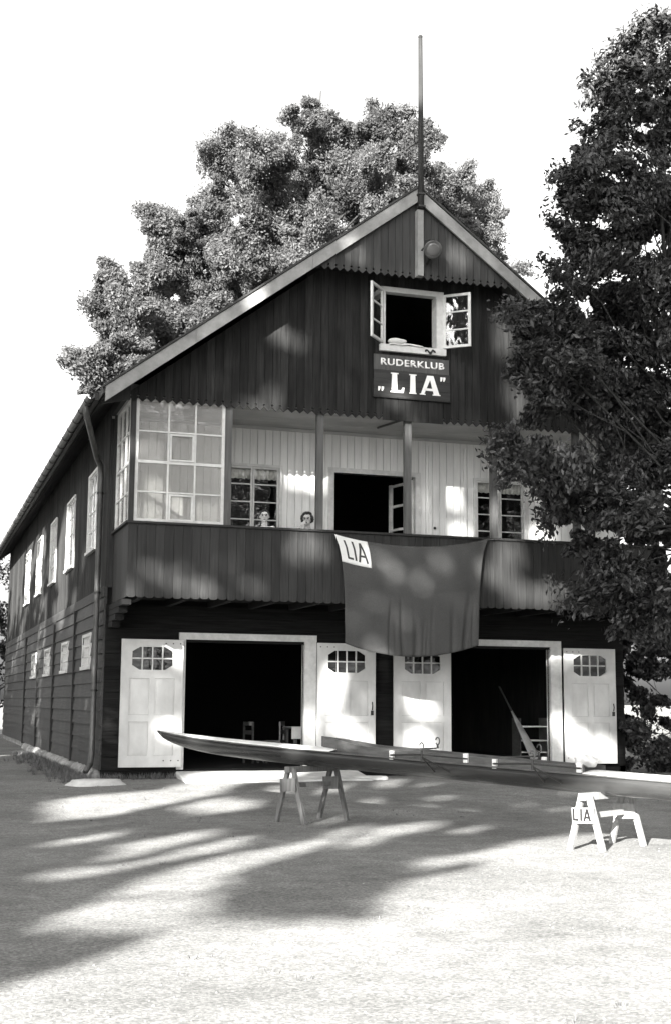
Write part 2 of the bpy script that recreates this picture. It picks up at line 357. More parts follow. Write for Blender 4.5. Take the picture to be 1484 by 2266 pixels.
# --- windows
def window(parent, T, x0, x1, z0, z1, cols, rows, y=-.03, fw_=.06, sash=True, curtain=False, mat='trim', bar=.022, label=None):
    """surround, two sashes with glazing bars, panes; T maps (x, y<0 outward, z) to the world"""
    w = MB(T); d = y-.03
    w.box(x0-fw_, x1+fw_, d, .04, z1, z1+fw_*.9); w.box(x0-fw_-.02, x1+fw_+.02, d-.03, .04, z0-fw_, z0)
    w.box(x0-fw_, x0, d, .04, z0, z1); w.box(x1, x1+fw_, d, .04, z0, z1)
    o = w.build('window', mat, parent, label=label)
    per = (x1-x0)/cols
    for c in range(cols):
        a = x0+c*per+.004; b = x0+(c+1)*per-.004
        f = MB(T); s = .035 if sash else .02
        f.box(a, a+s, y, y+.04, z0, z1); f.box(b-s, b, y, y+.04, z0, z1); f.box(a+s, b-s, y, y+.04, z0, z0+s); f.box(a+s, b-s, y, y+.04, z1-s, z1)
        n = rows
        for r in range(1, n):
            zz = z0+(z1-z0)*r/n; f.box(a+s, b-s, y+.004, y+.034, zz-bar/2, zz+bar/2)
        f.build('sash', mat, o)
        for r in range(n):
            za = z0+(z1-z0)*r/n; zb_ = z0+(z1-z0)*(r+1)/n
            p = MB(T); p.box(a+s*.8, b-s*.8, y+.016, y+.020, za+.004, zb_-.004); p.build('pane', 'glass', o)
    if curtain:
        c = MB(T); n = 40; vs = []; zt_ = z1-.02
        for i in range(n+1):
            x = x0+(x1-x0)*i/n; yy = y+.09+.014*math.sin(i*1.9)+.008*math.sin(i*4.3)
            zb_ = zt_-.20-.02*abs(math.sin(i*.8)); vs += [(x, yy, zb_), (x, yy, zt_)]
        c.add(vs, [(2*i, 2*i+2, 2*i+3, 2*i+1) for i in range(n)]); ob = c.build('curtain', 'cloth', o, smooth=True)
        md = ob.modifiers.new('thickness', 'SOLIDIFY'); md.thickness = .004
    return o
for a, b in LW: window(B, TL, -b, -a, 4.68, 6.26, 2, 4, label='tall white sash window in the shaded side wall')
for a, b in LS: window(B, TL, -b, -a, 2.30, 2.90, 4, 3, fw_=.07, sash=False, label='small white latticed window low in the side wall')
# --- balcony recess
TF = lambda x, y, z: (x, y, z)
rec = part('balcony_wall')
RH = [(5.66, 6.86, 4.8, 6.29), (7.93, 9.72, 3.72, 6.22), (11.0, 12.2, 4.8, 6.29)]
m = MB(); xs = [X0+.11, 5.66, 6.86, 7.93, 9.72, 11.0, 12.2, X1-.12]
for i, (c, d) in enumerate(zip(xs[:-1], xs[1:])):
    h = [q for q in RH if q[0] == c]
    if h: m.box(c, d, .03, .1, h[0][3], 7.2); (m.box(c, d, .03, .1, 3.72, h[0][2]) if h[0][2] > 3.8 else None)
    else: m.box(c, d, .03, .1, 3.72, 7.2)
m.build('wall_core', 'darkwood', B)
m = MB(); m.box(X0, 3.555, -.03, .03, 3.74, 7.06); m.build('corner_board', 'darkwood', rec)
vplanks(rec, 'plank', 3.56, X1, .155, lambda x: 3.74, lambda x: 7.06, -.0, .03, 'white', None, RH, gap=.008, jit=.002)
m = MB(); m.box(X0, X1, -.035, -.002, 7.0, 7.06); m.build('cornice_strip', 'ceil', rec)
for i in range(13): m = MB(); m.box(X0, X1, P1+.03+i*.136, P1+.03+i*.136+.131, 7.065+random.uniform(0, .004), 7.09); m.build('ceiling_board', 'ceil', rec)
window(B, TF, 5.72, 6.80, 4.82, 6.23, 2, 4, curtain=True, label='balcony window with a short lace curtain beside the glazed corner')
window(B, TF, 11.06, 12.14, 4.82, 6.23, 2, 4, curtain=True, label='balcony window behind the post at the leafy end')
# middle door opening: frame and an inward-opened glazed leaf
df = MB(); df.box(7.83, 7.95, -.035, .12, 3.74, 6.32); df.box(9.70, 9.82, -.035, .12, 3.74, 6.32); df.box(7.95, 9.70, -.035, .12, 6.22, 6.32)
df = df.build('balcony_door_frame', 'trim', B)
lf = MB(); c = Vector((9.69, .1, 0)); dd = Vector((-.24, .97, 0)).normalized()
def on(t, z): p = c+dd*t; return (p.x, p.y, z)
for t in (.04, .80): lf.beam(on(t, 3.8), on(t, 6.18), .05, .09, (dd.x, dd.y, 0))
for z in (3.86, 4.7, 5.2, 5.7, 6.14): lf.beam(on(.06, z), on(.78, z), .045, .05)
lf.build('door_leaf', 'trim', df, label='glazed door leaf swung into the dark room')
# closed plank door with knob to the right of the opening
pd = MB(); pd.box(10.0, 10.06, -.03, -.003, 3.74, 6.9); pd.box(10.78, 10.84, -.03, -.003, 3.74, 6.9); pd.build('door_trim', 'white', B)
m = MB(); m.ell((10.12, -.05, 5.18), (.028, .035, .028)); m.build('door_knob', 'iron', B, smooth=True)
br = MB(); br.beam((4.02, -.04, 6.0), (4.88, -.04, 6.76), .04, .10, (0, -1, 0)); br.build('wall_brace', 'white', B)
# --- deck, parapet
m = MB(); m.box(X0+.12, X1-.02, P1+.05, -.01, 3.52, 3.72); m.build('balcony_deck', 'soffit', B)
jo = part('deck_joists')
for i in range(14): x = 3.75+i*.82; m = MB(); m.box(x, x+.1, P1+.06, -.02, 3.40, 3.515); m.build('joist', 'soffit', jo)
par = part('parapet')
n = 66; w = (X1-3.55)/n
pr = MB(); q = w-.005; a = 3.55
pr.prism([(a, 3.455), (a+q*.1, 3.434), (a+q*.3, 3.422), (a+q*.7, 3.422), (a+q*.9, 3.434), (a+q, 3.455), (a+q, 4.74), (a, 4.74)], P1-.03, P1-.005)
p0 = pr.build('plank', 'parapet', par)
for i in range(1, n): instance(p0, 'plank', par, (i*w, random.uniform(-.003, .003), random.uniform(-.006, .006)))
for i in range(11):
    m = MB(); y0_ = P1+.005+i*.162; m.box(3.55, 3.575, y0_, y0_+.156, 3.43+random.uniform(-.004, .004), 4.74); m.build('plank', 'parapet', par)
m = MB(); m.box(3.50, X1+.02, P1-.07, P1+.09, 4.745, 4.785); m.box(3.50, 3.64, P1+.092, -.02, 4.745, 4.785); m.build('handrail', 'darkwood', par)
m = MB(); m.box(3.60, X1, P1+.0, P1+.04, 3.6, 4.70); m.build('inner_boarding', 'darkwood', par)
bk = part('corner_bracket')
for i in range(4): m = MB(); m.box(3.50, 3.66, P1+.10+i*.40, -.03, 3.30-i*.11, 3.40-i*.11); m.build('corbel_block', 'soffit', bk)
# posts
for x in (5.35, 7.11, 8.87, 10.67, 12.48, 14.25):
    m = MB(); m.box(x-.065, x+.065, P1-.0, P1+.11, 4.786, 7.06); m.build('post', 'post', B)
m = MB(); m.box(3.55, 3.635, P1-.03, P1+.09, 4.786, 7.06); m.build('corner_post', 'darkwood', B)
m = MB(); m.box(3.50, 3.62, -.10, -.005, 4.786, 7.06); m.build('corner_post', 'darkwood', B)
m = MB(); m.box(3.5, X1, P1+.0, P1+.10, 7.10, 7.28); m.build('beam', 'post', B)
# glazed corner
def glazing(T, xs, zs, y, thickrow, vents, lab):
    f = MB(T); x0, x1, z0, z1 = xs[0], xs[-1], zs[0], zs[-1]
    f.box(x0, x0+.055, y, y+.06, z0, z1); f.box(x1-.055, x1, y, y+.06, z0, z1)
    f.box(x0+.055, x1-.055, y, y+.06, z0, z0+.05); f.box(x0+.055, x1-.055, y, y+.06, z1-.05, z1)
    o = f.build('glazed_screen', 'trim', B, label=lab)
    g_ = MB(T)
    for x in xs[1:-1]: g_.box(x-.016, x+.016, y+.008, y+.05, z0+.05, z1-.05)
    for i, z in enumerate(zs[1:-1], 1):
        t = .026 if i == thickrow else .013
        for a, b in zip(xs[:-1], xs[1:]): g_.box(a+(.055 if a == x0 else .016), b-(.055 if b == x1 else .016), y+.006, y+.048, z-t, z+t)
    g_.build('glazing_bars', 'trim', o)
    for i, (a, b) in enumerate(zip(xs[:-1], xs[1:])):
        for j, (c_, d_) in enumerate(zip(zs[:-1], zs[1:])):
            p = MB(T); p.box(a+.01, b-.01, y+.026, y+.030, c_+.01, d_-.01); p.build('pane', 'hazedglass', o)
            if (i, j) in vents:
                v = MB(T); a_, b_, c2, d2 = a+.022, b-.022, c_+.03, d_-.03
                v.box(a_, a_+.035, y-.012, y+.024, c2, d2); v.box(b_-.035, b_, y-.012, y+.024, c2, d2); v.box(a_+.035, b_-.035, y-.012, y+.024, c2, c2+.03); v.box(a_+.035, b_-.035, y-.012, y+.024, d2-.03, d2); v.build('vent_frame', 'trim', o)
glazing(TF, [3.64, 4.24, 4.735, 5.28], [4.79, 5.33, 5.88, 6.44, 7.05], P1-.0, 2, {(1, 0), (1, 2)}, 'large white glazed screen of the balcony corner, twelve panes')
TG = lambda lx, ly, lz: (3.55+ly, -lx, lz)
glazing(TG, [.10, .62, 1.14, 1.69], [4.79, 5.33, 5.88, 6.44, 7.05], .0, 2, set(), 'white glazed screen closing the balcony side')
# --- gable wall with scalloped foot
AW = (8.33, 9.45, 8.40, 9.51)
gw = part('gable_wall')
vplanks(gw, 'plank', 3.5, X1-.06, .155, lambda x: 6.96, lambda x: min(roofz(x, .33), 9.93), P1-.075, .025, 'gable', None, [AW], foot='saw', gap=.006)
m = MB(); y0_, y1_ = P1-.045, P1-.005
m.prism([(3.5, 7.12), (AW[0], 7.12), (AW[0], roofz(AW[0], .36) if 0 else 9.93), (6.8, 9.93), (6.8, roofz(6.8, .36)), (3.5, roofz(3.5, .36))], y0_, y1_)
m.prism([(AW[1], 7.12), (X1-.06, 7.12), (X1-.06, roofz(X1-.06, .36)), (10.84, roofz(10.84, .36)), (10.84, 9.93), (AW[1], 9.93)], y0_, y1_)
m.box(AW[0], AW[1], y0_, y1_, 7.12, AW[2]); m.box(AW[0], AW[1], y0_, y1_, AW[3], 9.93); m.build('wall_core', 'black', B)
ug = part('upper_gable')
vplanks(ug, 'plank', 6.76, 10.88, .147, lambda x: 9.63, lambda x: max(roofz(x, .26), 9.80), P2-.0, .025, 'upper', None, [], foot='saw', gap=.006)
m = MB(); m.prism([(6.98, 9.80), (10.66, 9.80), (RX, 11.16)], P2+.03, P2+.06); m.build('gable_core', 'black', ug)
m = MB(); m.box(6.8, 10.84, P2+.062, P1-.08, 9.80, 9.84); m.build('soffit', 'soffit', ug)
# attic window
fr = MB(); fr.box(8.27, 8.36, P1-.11, P1+.06, 8.43, 9.49); fr.box(9.42, 9.57, P1-.11, P1+.14, 8.43, 9.49); fr.box(8.27, 9.57, P1-.11, P1+.06, 9.49, 9.59); fr.box(8.24, 9.60, P1-.16, P1+.06, 8.30, 8.43)
fr = fr.build('attic_window', 'trim', B)
def casement(hx, s, ang, nm):
    hy = P1-.115; a = R(ang); d = Vector((s*math.cos(a), -math.sin(a), 0)); nrm = Vector((d.y, -d.x, 0))
    def T(x, y, z): p = Vector((hx, hy, 0))+d*x+nrm*y; return (p.x, p.y, z)
    z0, z1, w_ = 8.45, 9.53, .56
    f = MB(T); f.box(0, .055, -.02, .02, z0, z1); f.box(w_-.055, w_, -.02, .02, z0, z1); f.box(.055, w_-.055, -.02, .02, z0, z0+.05); f.box(.055, w_-.055, -.02, .02, z1-.05, z1)
    for r in (1, 2): zz = z0+(z1-z0)*r/3; f.box(.055, w_-.055, -.015, .015, zz-.013, zz+.013)
    f.build('casement', 'trim', fr, label='white window leaf swung open')
    for r in range(3): zz = z0+(z1-z0)*r/3; p = MB(T); p.box(.045, w_-.045, -.002, .002, zz+.012, zz+(z1-z0)/3-.012); p.build('pane', 'glass', fr)
casement(8.30, -1, 48, 'l'); casement(9.56, 1, 40, 'r')
# --- roof, rake boards, gutter
rf = MB()
for s in (-1, 1):
    xe = RX+s*5.88; a = roofz(xe); pts = [(RX, 11.45), (xe, a), (xe, a-.13), (RX, 11.32)]
    if s > 0: pts = pts[::-1]
    rf.prism(pts, P2-.06, YB+.4)
rf = rf.build('roof', 'roof', B)
for s in (-1, 1):
    for t0, t1 in ((0, 2.1), (2.104, 4.25), (4.254, 5.84)):
        x0_, x1_ = RX+s*t0, RX+s*t1; m = MB()
        pts = [(x0_, roofz(x0_)-.035), (x1_, roofz(x1_)-.035), (x1_, roofz(x1_)-.30), (x0_, roofz(x0_)-.30)]
        m.prism(pts if s < 0 else pts[::-1], P2-.105, P2-.062); m.build('rake_board', 'rake', rf)
m = MB()
for s in (-1, 1):
    xe = RX+s*5.90; pts = [(RX, 11.475), (xe, roofz(xe)+.02), (xe, roofz(xe)-.02), (RX, 11.43)]
    m.prism(pts if s < 0 else pts[::-1], P2-.13, P2-.0605)
m.build('roof_edge', 'roof', rf)
sf = part('eave_soffit', rf) if False else part('eave_soffit')
for i in range(3):
    x = 2.98+i*.17; m = MB()
    m.add([(x, P2+.03, roofz(x)-.17), (x+.163, P2+.03, roofz(x+.163)-.17), (x+.163, YB, roofz(x+.163)-.17), (x, YB, roofz(x)-.17), (x, P2+.03, roofz(x)-.132), (x+.163, P2+.03, roofz(x+.163)-.132), (x+.163, YB, roofz(x+.163)-.132), (x, YB, roofz(x)-.132)],
          [(0, 3, 2, 1), (4, 5, 6, 7), (0, 1, 5, 4), (1, 2, 6, 5), (2, 3, 7, 6), (3, 0, 4, 7)]); m.build('soffit_board', 'soffit', sf)
m = MB(); m.box(X0-.02, X0+.06, P1-.04, .0, 7.05, 7.40); m.build('eave_beam', 'darkwood', B)
m = MB(); m.prism([(3.0, 6.86), (X0+.06, 6.98), (X0+.06, 7.36), (3.0, 7.02)], P1-.08, P1-.02); m.build('eave_boxing', 'darkwood', B)
gt = MB(); ys = np.linspace(-1.95, YB+.3, 60); vs = []; n = 7
for k2, rad in ((0, .075), (1, .066)):
    for y in ys:
        for k in range(n+1): t = math.pi+math.pi*k/n; vs.append((2.80+rad*math.cos(t), y, 6.98+rad*math.sin(t)))
fs = []; ny = len(ys); o_ = ny*(n+1)
for j in range(ny-1):
    for k in range(n): i0 = j*(n+1)+k; fs += [(i0, i0+1, i0+n+2, i0+n+1), (o_+i0, o_+i0+n+1, o_+i0+n+2, o_+i0+1)]
    i0 = j*(n+1); fs += [(i0, i0+n+1, o_+i0+n+1, o_+i0), (i0+n, o_+i0+n, o_+i0+2*n+1, i0+2*n+1)]
gt.add(vs, fs); gt = gt.build('gutter', 'metal', B, smooth=True)
m = MB(); m.box(2.868, 2.938, -1.95, YB+.3, 6.90, 7.035); m.build('fascia_board', 'darkwood', B)
for i in range(30): y = -1.6+i*.9; gb = MB(); gb.tube([(2.80+.082*math.cos(t), y, 6.98+.082*math.sin(t)) for t in np.linspace(math.pi, 2*math.pi, 7)]+[(2.95, y, 6.99)], .008, 5); gb.build('gutter_bracket', 'iron', gt)
dp = MB(); dp.tube([(2.80, -1.35, 6.93), (2.80, -1.32, 6.78), (2.86, -1.15, 6.66), (3.2, .1, 6.24), (3.31, .36, 6.12), (3.33, .42, 5.95), (3.33, .42, 3.0), (3.33, .42, .62), (3.30, .36, .42), (3.18, .10, .30)], .055, 12)
dp = dp.build('downpipe', 'metal', B, smooth=True)
for z in (5.6, 3.66, 1.8): m = MB(); m.tube([(3.33, .42, z-.02), (3.33, .42, z+.02)], .066, 12); m.beam((3.33, .42, z), (3.46, .42, z), .02, .02); m.build('pipe_clip', 'iron', dp)
# --- ground-floor front
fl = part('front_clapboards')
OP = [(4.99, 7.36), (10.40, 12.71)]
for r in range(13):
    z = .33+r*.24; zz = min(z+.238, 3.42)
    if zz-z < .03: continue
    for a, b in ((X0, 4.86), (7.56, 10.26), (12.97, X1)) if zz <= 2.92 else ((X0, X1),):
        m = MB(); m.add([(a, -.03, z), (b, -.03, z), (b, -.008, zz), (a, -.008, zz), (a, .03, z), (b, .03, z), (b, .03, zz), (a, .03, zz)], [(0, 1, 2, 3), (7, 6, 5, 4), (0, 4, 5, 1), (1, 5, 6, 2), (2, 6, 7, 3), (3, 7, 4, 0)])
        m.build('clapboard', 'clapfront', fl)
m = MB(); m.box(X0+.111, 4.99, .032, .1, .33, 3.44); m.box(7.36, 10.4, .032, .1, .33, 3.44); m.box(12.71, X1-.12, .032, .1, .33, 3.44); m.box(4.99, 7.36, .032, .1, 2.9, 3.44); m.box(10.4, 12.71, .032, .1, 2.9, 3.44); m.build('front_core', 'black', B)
for a, b in OP:
    f = MB(); f.box(a-.13, a+.0, -.07, .14, .33, 2.78); f.box(b, b+.24 if a < 8 else b+.25, -.07, .14, .33, 2.78); f.box(a-.13, b+.245, -.075, .14, 2.782, 2.91)
    f.build('gate_frame', 'trim', B)
def gate(x0, x1, handle, hinge, lab):
    s = 1 if hinge == 'r' else -1          # hinge side
    yb, yf = -.11, -.155; z0, z1 = .38, 2.765; w_ = x1-x0; cxm = (x0+x1)/2
    ox0, ox1, oz0, oz1 = cxm-.385, cxm+.385, 2.19, 2.62; ch, cv = .14, .085
    m = MB()
    m.box(x0, ox0, yf, yb, oz0, oz1); m.box(ox1, x1, yf, yb, oz0, oz1); m.box(x0, x1, yf, yb, oz1, z1)
    for (px, pz, sx, sz) in ((ox0, oz0, 1, 1), (ox1, oz0, -1, 1), (ox0, oz1, 1, -1), (ox1, oz1, -1, -1)):
        t = [(px, pz), (px+sx*ch, pz), (px, pz+sz*cv)]
        if sx*sz < 0: t = t[::-1]
        m.prism(t, yf, yb)
    # rails and stiles
    P = [(x0+.16, cxm-.055), (cxm+.055, x1-.16)]; Zs = [(.60, 1.22), (1.35, 2.03)]
    m.box(x0, x1, yf, yb, z0, Zs[0][0]); m.box(x0, x1, yf, yb, Zs[0][1], Zs[1][0]); m.box(x0, x1, yf, yb, Zs[1][1], oz0)
    for a, b in Zs: m.box(x0, P[0][0], yf, yb, a, b); m.box(P[0][1], P[1][0], yf, yb, a, b); m.box(P[1][1], x1, yf, yb, a, b)
    d = m.build('gate_leaf', 'whitedoor', B, label=lab)
    for a, b in P:
        for c_, e in Zs: p = MB(); p.box(a+.003, b-.003, yf+.018, yb-.004, c_+.003, e-.003); p.box(a+.035, b-.035, yf+.008, yf+.017, c_+.035, e-.035); p.build('panel', 'whitedoor', d)
    g_ = MB(); pw = (ox1-ox0)/4
    for i in (1, 2, 3): g_.box(ox0+i*pw-.012, ox0+i*pw+.012, yf+.006, yb-.006, oz0, oz1)
    for i in range(4): g_.box(ox0+i*pw+.0125, ox0+(i+1)*pw-.0125, yf+.006, yb-.006, (oz0+oz1)/2-.012, (oz0+oz1)/2+.012) if 0 < i < 3 else g_.box(ox0+i*pw+(.0125 if i else .001), ox0+(i+1)*pw-(.0125 if i < 3 else .001), yf+.006, yb-.006, (oz0+oz1)/2-.012, (oz0+oz1)/2+.012)
    g_.build('glazing_bars', 'trim', d)
    for i in range(4):
        for j in range(2):
            a, b = ox0+i*pw+.01, ox0+(i+1)*pw-.01; c_, e = oz0+j*(oz1-oz0)/2+.002, oz0+(j+1)*(oz1-oz0)/2-.01
            q = [(a, c_), (b, c_), (b, e), (a, e)]
            if i == 0: q = [(a+.12, c_), (b, c_), (b, e), (a, e), (a, c_+.075)] if j == 0 else [(a, c_), (b, c_), (b, e), (a+.12, e), (a, e-.075)]
            if i == 3: q = [(a, c_), (b-.12, c_), (b, c_+.075), (b, e), (a, e)] if j == 0 else [(a, c_), (b, c_), (b, e-.075), (b-.12, e), (a, e)]
            p = MB(); p.prism(q, yf+.020, yf+.024); p.build('pane', 'glass', d)
    bk_ = MB(); bk_.box(ox0-.03, ox1+.03, yb+.004, yb+.008, oz0-.02, oz1+.02)
    nb = MB(); hx = x1 if s > 0 else x0
    for z in (.50, 2.69):
        for t in (.06, .20, .34): nb.ell((hx-s*t, yf-.004, z), (.013, .008, .013), 6, 4)
    nb.build('bolt_heads', 'iron', d)
    if handle:
        hx = handle; h = MB(); h.tube([(hx, yf-.03, 1.62), (hx, yf-.05, 1.54), (hx, yf-.03, 1.46)], .011, 6); h.box(hx-.022, hx+.022, yf-.045, yf-.004, 1.36, 1.45); h.build('padlock', 'iron', d)
gate(3.75, 4.93, None, 'r', 'white gate leaf folded back at the left house corner')
gate(7.60, 8.80, 8.72, 'l', 'white gate leaf right of the left opening, padlock hanging from its edge')
gate(9.19, 10.42, None, 'r', 'white gate leaf under the hanging banner')
gate(12.98, 14.18, 14.10, 'l', 'white gate leaf at the far right with a dark latch')
# ------------------------------------------------------------------ doorstep, stones
m = MB(); m.add([(4.75, -1.55, .19), (8.35, -1.35, .19), (8.45, -.04, .30), (4.85, -.04, .30), (4.75, -1.55, -.05), (8.35, -1.35, -.05), (8.45, -.04, -.05), (4.85, -.04, -.05)], [(0, 1, 2, 3), (7, 6, 5, 4), (0, 4, 5, 1), (1, 5, 6, 2), (2, 6, 7, 3), (3, 7, 4, 0)])
ap = m.build('pavement', 'concrete', None, bevel=.03); struct(ap)
m = MB(); m.box(10.3, 13.0, -1.3, -.04, -.05, .24); struct(m.build('doorstep_pavement', 'concrete', None, bevel=.03))
def rock(name, c, r, seed, mat='stone'):
    m = MB(); m.ell((0, 0, 0), (1, 1, 1), 22, 14)
    vs = []
    for v in m.v:
        v = Vector(v); k = 1+.18*noise.noise(v*1.7+Vector((seed, 0, 0)))+.06*noise.noise(v*5+Vector((seed, 3, 0)))
        v = v*k; v.z = max(min(v.z, .62), -.6); vs.append((c[0]+v.x*r[0], c[1]+v.y*r[1], c[2]+v.z*r[2]))
    m.v = vs; return m.build(name, mat, None, smooth=True)
thing(rock('flat_stone', (3.15, -1.62, .13), (.52, .30, .20), 2, 'concrete'), 'flat pale stone lying at the foot of the downpipe', 'stone')
thing(rock('small_stone', (8.35, -1.05, .15), (.42, .22, .13), 5, 'concrete'), 'rounded pale stone right of the concrete step, behind the trestle', 'stone')
# weeds and grass along the left plinth
def tufts(pts, hmin, hmax, n, name):
    Vv = []; F = []
    for (x, y) in pts:
        z = gz(x, y)
        for i in range(n):
            a = RNG.uniform(0, 6.28); d = RNG.uniform(0, .07); h = RNG.uniform(hmin, hmax); l = RNG.uniform(.2, .9)*h; w = .006
            bx, by = x+d*math.cos(a), y+d*math.sin(a); k = len(Vv)
            Vv += [(bx-w*math.sin(a), by+w*math.cos(a), z-.01), (bx+w*math.sin(a), by-w*math.cos(a), z-.01), (bx+l*math.cos(a), by+l*math.sin(a), z+h)]; F.append((k, k+1, k+2))
    o = raw_mesh(name, np.array(Vv), np.array(F), 'grass', None, (0, 0, 0)); o['kind'] = 'stuff'; o['label'] = 'grass and weeds growing along the plinth and in the trodden yard'; o['category'] = 'grass'
pts = [(X0-.22-abs(RNG.normal(0, .35)), RNG.uniform(-1.2, 12)) for _ in range(420)]+[(RNG.uniform(3.4, 4.8), -.12-abs(RNG.normal(0, .15))) for _ in range(60)]
tufts(pts, .03, .13, 16, 'grass')
pts = [(RNG.uniform(-2, 13), RNG.uniform(-20, -1.6)) for _ in range(900)]; pts = [p for p in pts if noise.noise(Vector((p[0]*.5, p[1]*.5, 9))) > .12]
tufts(pts, .01, .03, 9, 'short_grass')
# pebbles
Vv = []; F = []
for i in range(6000):
    x, y = RNG.uniform(-3, 14), RNG.uniform(-19.5, -.8); r = RNG.uniform(.004, .014); z = gz(x, y); k = len(Vv); a = RNG.uniform(0, 6.28); c_, s_ = math.cos(a)*r, math.sin(a)*r
    Vv += [(x+c_, y+s_, z), (x-s_, y+c_, z), (x-c_*.8, y-s_*.8, z), (x+s_, y-c_, z), (x+c_*.1, y, z+r*.7)]; F += [(k, k+1, k+4), (k+1, k+2, k+4), (k+2, k+3, k+4), (k+3, k, k+4)]
o = raw_mesh('pebbles', np.array(Vv), np.array(F), 'stone', None, (0, 0, 0)); o['kind'] = 'stuff'; o['label'] = 'loose pebbles scattered over the gravel yard'; o['category'] = 'gravel'
# ------------------------------------------------------------------ signs
FC = bpy.data.curves.new('lettering', 'FONT')
def textmesh(parent, body, x, z, h, y, w=None, off=.0, space=1.0, mat='paint', name='lettering'):
    c = bpy.data.curves.new('t', 'FONT'); c.body = body; c.size = 1; c.extrude = 0; c.offset = off; c.space_character = space
    o = bpy.data.objects.new('t', c); COL.objects.link(o); bpy.context.view_layer.update()
    me = bpy.data.meshes.new_from_object(o.evaluated_get(bpy.context.evaluated_depsgraph_get())); COL.objects.unlink(o)
    xs = [v.co.x for v in me.vertices]; zs = [v.co.y for v in me.vertices]; a, b, c0, d0 = min(xs), max(xs), min(zs), max(zs)
    sx = (w/(b-a)) if w else h/(d0-c0); sz = h/(d0-c0); org = world_loc(parent)
    for v in me.vertices: v.co = Vector((x+(v.co.x-a)*sx, y, z+(v.co.y-c0)*sz))-org
    me.materials.clear(); me.materials.append(M[mat]); me.name = name
    ob = bpy.data.objects.new(name, me); COL.objects.link(ob); ob.parent = parent
    md = ob.modifiers.new('thickness', 'SOLIDIFY'); md.thickness = .004; md.offset = 0
    return ob
yS = P1-.083
s1 = root('name_sign', (8.93, yS, 7.94), 'grey strip sign with the white word RUDERKLUB under the attic window', 'sign')
m = MB(); m.box(8.13, 9.68, yS-.012, yS+.002, 7.935, 8.235); m.build('board', 'signgrey', s1)
textmesh(s1, 'RUDERKLUB', 8.27, 8.03, .135, yS-.016, 1.31, off=.028, space=1.12)
s2 = root('club_sign', (8.91, yS, 7.41), 'dark board sign with large white letters LIA in quotation marks, under the word RUDERKLUB', 'sign')
for i in range(3): m = MB(); z = 7.415+i*.172; m.box(8.12+i*.004, 9.70-i*.003, yS-.03, yS+.0, z, z+.169); m.build('board', 'signboard', s2)
m = MB(); m.box(8.11, 9.71, yS-.04, yS, 7.385, 7.412); m.build('ledge', 'darkwood', s2)
yl0, yl1 = yS-.036, yS-.031
def letters(parent, polys, ox, oz, sx, sz, mat='paint', y0=yl0, y1=yl1):
    for nm, P in polys:
        m = MB(); [m.prism([(ox+x*sx, oz+z*sz) for x, z in q], y0, y1) for q in P]; m.build(nm, mat, parent)
Lp = [[(0, 0), (.66, 0), (.72, .28), (.62, .28), (.55, .13), (.36, .12), (0, .06)], [(.06, .121), (.36, .121), (.34, .94), (.08, .94)], [(.02, .941), (.41, .941), (.41, 1), (.02, 1)]]
Ip = [[(.02, 0), (.44, 0), (.44, .055), (.02, .055)], [(.07, .056), (.39, .056), (.37, .944), (.09, .944)], [(.02, .945), (.44, .945), (.44, 1), (.02, 1)]]
Ap = [[(.0, 0), (.28, 0), (.28, .05), (0, .05)], [(.62, 0), (1.0, 0), (1.0, .05), (.62, .05)], [(.06, .051), (.22, .051), (.50, .78), (.50, 1), (.36, 1)], [(.501, .78), (.67, .051), (.95, .051), (.66, 1), (.501, 1)], [(.24, .22), (.66, .22), (.62, .34), (.29, .34)]]
letters(s2, [('letter', Lp)], 8.46, 7.50, .40, .385); letters(s2, [('letter', Ip)], 8.835, 7.50, .36, .385); letters(s2, [('letter', Ap)], 9.06, 7.50, .43, .385)
def quote(x, z): return [[(x+.0, z), (x+.022, z), (x+.045, z+.05), (x+.045, z+.085), (x+.0, z+.085), (x+.0, z+.05)]]
for x, z in ((8.21, 7.51), (8.28, 7.51), (9.49, 7.79), (9.55, 7.79)): letters(s2, [('quotation_mark', quote(0, 0))], x, z, 1, 1)
# ------------------------------------------------------------------ flagpole and floodlight
fp = root('flagpole', (8.84, P2-.15, 9.66), 'long slender grey flagpole rising from the gable peak', 'flagpole')
m = MB(); m.tube([(8.84, P2-.165, 10.98), (8.84, P2-.165, 12), (8.84, P2-.165, 13), (8.835, P2-.165, 14.46)], [.060, .056, .048, .040], 10); m.build('pole', 'pole', fp, smooth=True)
m = MB(); m.box(8.78, 8.90, P2-.15, P2-.005, 9.66, 10.97); m.build('pole_board', 'rake', fp)
for z in (11.0, 11.25): m = MB(); m.box(8.77, 8.91, P2-.235, P2-.10, z, z+.035); m.build('pole_clamp', 'iron', fp)
m = MB(); m.ell((8.835, P2-.165, 14.49), (.045, .045, .045)); m.build('finial', 'pole', fp, smooth=True)
ld = root('floodlight', (9.0, P2, 10.2), 'round metal floodlight mounted beside the flagpole', 'lamp')
def disc(m, c, ax, prof, n=20):
    ax = Vector(ax).normalized(); a = ax.cross(Vector((0, 0, 1))).normalized(); b = a.cross(ax)
    vs = []
    for t, r in prof:
        for k in range(n): q = 2*math.pi*k/n; vs.append(Vector(c)+ax*t+(a*math.cos(q)+b*math.sin(q))*r)
    fs = [(i*n+k, i*n+(k+1) % n, (i+1)*n+(k+1) % n, (i+1)*n+k) for i in range(len(prof)-1) for k in range(n)]
    m.add(vs, fs+[tuple(range(n-1, -1, -1)), tuple(range((len(prof)-1)*n, len(prof)*n))])
lc = (9.02, P2-.30, 10.14); la = (-.12, -.92, -.36)
m = MB(); disc(m, lc, la, [(-.14, .05), (-.12, .09), (-.02, .165), (.03, .172)]); m.build('housing', 'iron', ld, smooth=True)
m = MB(); disc(m, lc, la, [(.032, .150), (.045, .146), (.058, .09), (.062, .02)]); m.build('lens', 'lens', ld, smooth=True)
